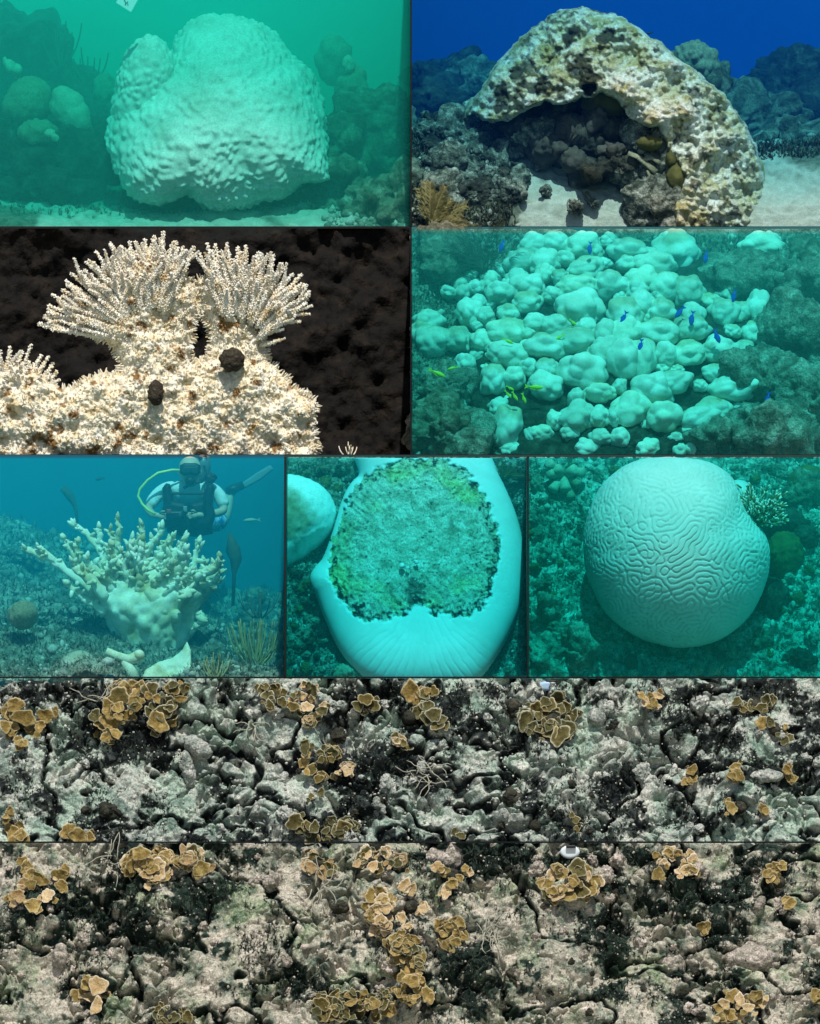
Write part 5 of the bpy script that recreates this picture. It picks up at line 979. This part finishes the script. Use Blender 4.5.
H = [('bright golden plate coral cluster at the edge of the silted grey slope', [(15, 705, 8), (24, 718, 11), (46, 716, 9), (9, 714, 8), (33, 733, 7), (12, 733, 7), (22, 744, 8), (5, 727, 8), (40, 726, 6)], 'gold', None),
 ('large sprawling golden plate coral with long tongues on the silted grey slope', [(112, 722, 10), (110, 710, 10), (118, 698, 11), (128, 690, 12), (138, 696, 9), (150, 690, 9), (102, 727, 8), (128, 716, 8), (95, 716, 7), (106, 738, 6), (140, 684, 9), (120, 684, 9), (116, 734, 6), (135, 706, 7)], 'gold', ['gold', 'gold', 'oliv']),
 ('plate coral with curled pale rims beside the large sprawling one', [(158, 722, 10), (164, 712, 9), (150, 714, 8), (157, 727, 8), (170, 718, 7), (168, 702, 8), (178, 694, 8), (185, 688, 7), (172, 686, 8)], 'oliv', ['gold', 'oliv', 'oliv']),
 ('flat golden plate on the silted slope below the dark hollow', [(68, 832, 9), (78, 836, 9), (88, 838, 8)], 'gold', None), ('small golden plates near the lower end of the silted slope', [(12, 832, 9), (20, 836, 7), (10, 812, 5), (6, 820, 4)], 'gold', None),
 ('olive plate coral under the dark gap of the silted slope', [(268, 696, 7), (276, 690, 8), (270, 706, 6), (282, 702, 6), (262, 690, 6)], 'oliv', None),
 ('peach and olive leafy coral patch near the middle of the silted slope', scatter(308, 704, 18, 20, 16, 4, 7, 3), 'peach', ['peach', 'oliv']), ('loose chain of small olive plates down the middle of the silted slope', scatter(318, 768, 22, 34, 18, 4, 7, 4), 'oliv', ['oliv', 'oliv', 'gold']),
 ('dark olive leafy coral along the foot of the silted slope', scatter(318, 828, 38, 10, 16, 5, 8, 5), 'oliv', None), ('small golden plate by the upper rubble of the silted slope', [(366, 700, 9), (374, 706, 6), (362, 708, 5)], 'oliv', None), ('tiny pale plate coral with ringed lobes beside the olive chain', scatter(348, 772, 12, 8, 8, 3, 5, 6), 'peach', None),
 ('large pale golden plate among the silted rocks', [(398, 740, 8), (406, 748, 7), (412, 688, 12), (424, 694, 8)], 'gold', ['peach', 'oliv', 'gold', 'oliv']), ('olive cluster of scalloped plates left of the rosette coral', [(418, 711, 7), (426, 718, 7), (434, 715, 7), (442, 720, 6), (437, 726, 6), (428, 706, 6), (446, 726, 5)], 'oliv', None),
 ('neat olive rosette of pale-edged plates standing alone on grey silt', [(525, 720, 9), (536, 710, 9), (548, 706, 9), (558, 700, 9), (545, 720, 8), (562, 712, 8), (572, 718, 9), (568, 728, 9), (560, 736, 10), (550, 730, 9), (543, 735, 7), (578, 714, 6), (532, 728, 7), (554, 718, 7)], 'oliv', None),
 ('peach plates on the rise right of the rosette coral', [(645, 702, 6), (654, 703, 6), (658, 696, 5), (642, 696, 4)], 'gold', ['peach', 'gold']), ('olive ledge plates above the broken pale rocks', [(738, 704, 6), (745, 708, 6), (752, 706, 6), (766, 702, 7), (772, 700, 5), (762, 708, 5)], 'oliv', None), ('golden plate among the broken pale rocks', [(762, 723, 6), (770, 722, 5), (782, 732, 6), (784, 740, 6)], 'oliv', ['gold', 'oliv']),
 ('single golden leaf standing on the pale rubble', [(692, 778, 6), (692, 770, 5)], 'gold', None), ('pair of golden leaves beside the dark cleft', [(735, 768, 6), (738, 776, 6), (732, 776, 5)], 'gold', None), ('golden leaf at the end of the white scalloped ridge', [(787, 770, 6), (790, 778, 6)], 'gold', None), ('small golden plates low on the rubble of the silted slope', [(731, 808, 6), (764, 810, 6), (728, 802, 4)], 'gold', None), ('tiny olive plates at the foot of the silted slope', [(455, 832, 6), (575, 820, 5), (578, 826, 5)], 'oliv', None)]
for k, (lb, sp, c, mx) in enumerate(H): plates(lb, sp, YH, c, GH, 50+k, .16, mx)
I = [('bright yellow plate coral cluster at the edge of the pinkish slope', [(27, 868, 8), (32, 878, 9), (18, 896, 8), (60, 876, 8), (62, 886, 6), (48, 896, 7), (33, 906, 8), (40, 880, 9), (24, 884, 7), (10, 898, 7)], 'gold', ['gold', 'gold', 'peach']),
 ('large peach and golden leafy coral at the top of the pinkish slope', scatter(148, 862, 24, 20, 24, 5, 9, 8), 'gold', ['gold', 'peach', 'gold']), ('golden leafy coral with curled white rims next to the large leafy one', scatter(190, 860, 20, 18, 18, 5, 8, 9), 'gold', ['gold', 'peach', 'oliv']), ('golden plates in the dark hollow of the pinkish slope', [(88, 984, 8), (98, 986, 9), (80, 996, 8), (92, 998, 9), (104, 992, 6)], 'gold', ['gold', 'peach']),
 ('olive mossy leafy coral at the foot of the pinkish slope', scatter(170, 1018, 18, 10, 12, 5, 8, 10), 'oliv', None), ('white-rimmed leafy patch below the dark gap of the pinkish slope', scatter(318, 864, 14, 14, 12, 4, 7, 11), 'oliv', ['peach', 'oliv']), ('golden leafy coral on the ridge beside the white bleached slab', scatter(380, 858, 24, 12, 16, 5, 8, 12), 'peach', ['oliv', 'peach']),
 ('tall peach leafy coral in the middle of the pinkish slope', scatter(376, 912, 16, 22, 24, 5, 8, 13), 'peach', ['peach', 'gold', 'peach']), ('peach fringe corals beside the tall leafy one', [(405, 886, 6), (411, 890, 6), (420, 911, 6), (424, 908, 5), (407, 928, 6), (402, 918, 5)], 'peach', None), ('broad golden plates below the tall peach leafy coral', scatter(402, 952, 22, 20, 20, 5, 8, 14), 'gold', ['gold', 'oliv', 'gold']),
 ('wide golden leafy bank at the foot of the pinkish slope', scatter(352, 1004, 44, 16, 30, 5, 8, 15), 'gold', ['gold', 'oliv', 'oliv']), ('gold ridge of plates low in the middle of the pinkish slope', scatter(412, 990, 16, 16, 12, 5, 8, 16), 'gold', None), ('pale peach plates left of the golden rosette', [(438, 868, 7), (444, 872, 6), (468, 872, 5), (452, 884, 7), (446, 892, 6), (460, 878, 5)], 'gold', ['peach', 'gold']), ('ochre leafy patch by the twiggy dead coral', scatter(450, 930, 10, 18, 10, 5, 8, 17), 'gold', None),
 ('golden rosette of round plates standing alone on pinkish silt', [(545, 885, 8), (552, 876, 8), (560, 872, 8), (578, 868, 9), (586, 872, 7), (598, 882, 9), (590, 890, 9), (580, 892, 8), (568, 896, 9), (556, 894, 8), (572, 882, 8), (549, 894, 7)], 'gold', ['gold', 'peach', 'gold', 'oliv']),
 ('peach leafy strip on the rise right of the golden rosette', scatter(680, 862, 28, 12, 16, 4, 7, 18), 'peach', ['gold', 'peach']), ('round golden plate near the peach leafy strip', [(658, 874, 7), (662, 868, 5)], 'gold', None), ('golden plates on the far ledge of the pinkish slope', [(776, 868, 7), (782, 866, 5), (774, 878, 6), (768, 874, 5), (790, 904, 6), (786, 900, 4)], 'gold', None), ('peach spray of round plates low on the pinkish slope', [(724, 1004, 7), (732, 996, 7), (740, 1000, 7), (756, 996, 8), (748, 1008, 7), (728, 1016, 7), (738, 1018, 7), (720, 1018, 6), (762, 1002, 6)], 'peach', ['peach', 'gold']), ('lone golden knob on the silt right of the rosette', [(706, 926, 6), (704, 932, 4)], 'gold', None), ('small golden plate at the edge of the dark end of the slope', [(816, 995, 6), (820, 1000, 5)], 'gold', None)]
for k, (lb, sp, c, mx) in enumerate(I): plates(lb, sp, YI, c, GI, 90+k, .16, mx)
# twiggy dead corals and white slabs
def twigs(label, px, py, Yf, n, L, m, seed):
    rr = random.Random(seed); t = thing('dead_coral_twigs', label, 'coral', V3(px, py, float(Yf(py))))
    for i in range(n):
        a = rr.uniform(0, 6.28); p = V3(px+rr.uniform(-8, 8), py+rr.uniform(-6, 6), on(SH if Yf is YH else SI, px, py)-.05); path = [p]
        for k in range(5): a += rr.uniform(-.7, .7); p = p+Vector((math.cos(a)*L/5, rr.uniform(-.02, .01)+.5*math.sin(a)*L/5*.7, math.sin(a)*L/5)); path.append(p)
        MB().tube(path, [.005, .005, .0045, .004, .004, .003], 5).build('twig', m, t)
M['twig'] = flat('pale_twig', (.36, .35, .27), bump=None)
twigs('pale crooked dead twigs beside the large sprawling plate coral', 92, 697, YH, 8, .26, M['twig'], 1); twigs('pale twig tangle in the dark hollow of the silted slope', 424, 776, YH, 14, .22, M['twig'], 2); twigs('pale crooked twigs over the dark gap of the pinkish slope', 110, 860, YI, 8, .26, M['twig'], 3)
twigs('white twig tangle in the dark pit of the pinkish slope', 492, 936, YI, 16, .22, M['twig'], 4); twigs('thin pale twigs below the leafy patch of the pinkish slope', 318, 890, YI, 10, .3, M['twig'], 5); twigs('thin dark-set twigs on the silt of the grey slope', 250, 726, YH, 6, .2, M['twig'], 6)
def lump(name, label, cat, pts, Yf, m, dep=.1, seed=1, amp=.02, sc=16, up=.08):
    cx = sum(p[0] for p in pts)/len(pts); cy_ = sum(p[1] for p in pts)/len(pts); t = thing(name, label, cat, V3(cx, cy_, float(Yf(cy_))))
    V, F = outline_geo(pts, (cx, cy_), dep, on(SH if Yf is YH else SI, cx, cy_)+.0, 5, knob_disp(sc, amp, seed, .02)); mk('colony_body', V, F, m, t)
lump('bleached_slab', 'white bleached coral slab at the top of the pinkish slope', 'coral', [(426, 851), (440, 848), (462, 849), (474, 853), (468, 860), (455, 867), (440, 864), (430, 866), (426, 858)], YI, M['rockI'], .06)
lump('bleached_slab', 'long white ridge of bleached coral on the silted slope', 'coral', oval(188, 770, 6, 20, -8), YH, M['rockH'], .08, 2, .03, 14); lump('bleached_slab', 'white rough coral arm curving over the silted slope', 'coral', oval(200, 748, 16, 8, 30), YH, M['rockH'], .08, 3)
lump('bleached_slab', 'small cream cup of coral in a dark notch of the silted slope', 'coral', oval(239, 781, 8, 5, -10), YH, M['rockH'], .06, 4); lump('bleached_slab', 'small white slug-shaped coral on the pinkish slope', 'coral', oval(303, 948, 9, 4, -10), YI, M['rockI'], .05, 5)
lump('bleached_slab', 'pair of smooth white stones right of the rosette coral', 'coral', oval(597, 717, 7, 6, 30), YH, M['rockH'], .06, 6, .004); lump('bleached_slab', 'white rounded coral knob low on the silted slope', 'coral', oval(650, 782, 10, 9, 30), YH, M['rockH'], .08, 7); lump('bleached_slab', 'white scalloped ridge between golden leaves of the silted slope', 'coral', oval(764, 776, 20, 6), YH, M['rockH'], .08, 8, .04, 10)
lump('bleached_slab', 'rosy knobby coral boulder on the pinkish slope', 'coral', oval(752, 960, 26, 12), YI, M['rockI'], .12, 9, .05, 10); lump('bleached_slab', 'rosy lump of coral near the foot of the pinkish slope', 'coral', oval(672, 962, 14, 10, 30), YI, M['rockI'], .1, 10, .04, 12); lump('bleached_slab', 'pink-white coral stump beside the dark hollow', 'coral', oval(62, 958, 7, 14, -10), YI, M['rockI'], .08, 11)
# survey markers
M['marker'] = flat('pale_blue_plastic', (.35, .50, .66), .4, .06, bump=None); M['marker_w'] = flat('grey_white_plastic', (.62, .68, .70), .4, .06, bump=None)
t = thing('survey_marker', 'pale blue plastic disc marker at the top of the silted slope', 'marker', V3(547, 685, float(YH(685)))); slab('disc', oval(547, 686, 10, 5), on(SH, 547, 690)-0.070, 1.0, M['marker'], t, 3); slab('dark_clip', [(546, 680), (557, 680), (557, 682), (546, 682)], on(SH, 552, 690)-0.120, .8, rubber, t, 1.5)
t = thing('survey_marker', 'round grey-white plastic marker at the top of the pinkish slope', 'marker', V3(570, 850, float(YI(850)))); slab('disc', oval(570, 852, 10, 7), on(SI, 570, 856)-0.070, .8, M['marker_w'], t, 3); slab('dark_clip', [(566, 845), (576, 845), (576, 848), (566, 848)], on(SI, 570, 856)-0.120, .8, rubber, t, 1.5)
t = thing('survey_marker', 'small white-rimmed rectangular tag at the end of the silted slope', 'marker', V3(812, 729, float(YH(729)))); slab('tag_frame', [(807, 724), (830, 724), (830, 733), (807, 733)], on(SH, 812, 690)-0.050, .8, flat('white_tag', (.75, .77, .78), .4, bump=None), t, 1.5); slab('tag_face', [(810, 726), (830, 726), (830, 731), (810, 731)], on(SH, 812, 690)-0.075, .5, flat('brown_tag', (.16, .12, .09), .5, bump=None), t, 1)

M['grit_pale'] = mat('pale_coral_grit', [(.3, (.16, .18, .15)), (.7, (.34, .36, .30))], [(.3, (.62, .62, .54)), (.7, (.78, .77, .68))], scale=12, bump=(90, .5), fine=(90, .4))
M['grit_pink'] = mat('pinkish_coral_grit', [(.3, (.16, .16, .12)), (.7, (.34, .32, .25))], [(.3, (.62, .54, .44)), (.7, (.80, .71, .60))], scale=12, bump=(90, .5), fine=(90, .4))
M['turf_green'] = mat('black_green_turf', [(.3, (.006, .010, .009)), (.7, (.025, .035, .03))], [(.3, (.05, .07, .055)), (.7, (.13, .16, .12))], scale=8, bump=None)
for b_, gm_, sd, tp, of in ((bedH, 'grit_pale', 13, 683, 0.), (bedI, 'grit_pink', 15, 848, zoff)):
    p_, g_ = pick(b_, 7500, sd, None, tp); pebbles(b_, p_, g_, .003, .018, M[gm_])
    nz = lambda p: fbm((p+np.array([0, 0, of]))*np.array([2.0, 2, 2.6]), 5, 120, .7) > .16
    p_, g_ = pick(b_, 9000, sd+1, nz, tp); turf(b_, p_, g_, .04, .007, M['turf_green'])
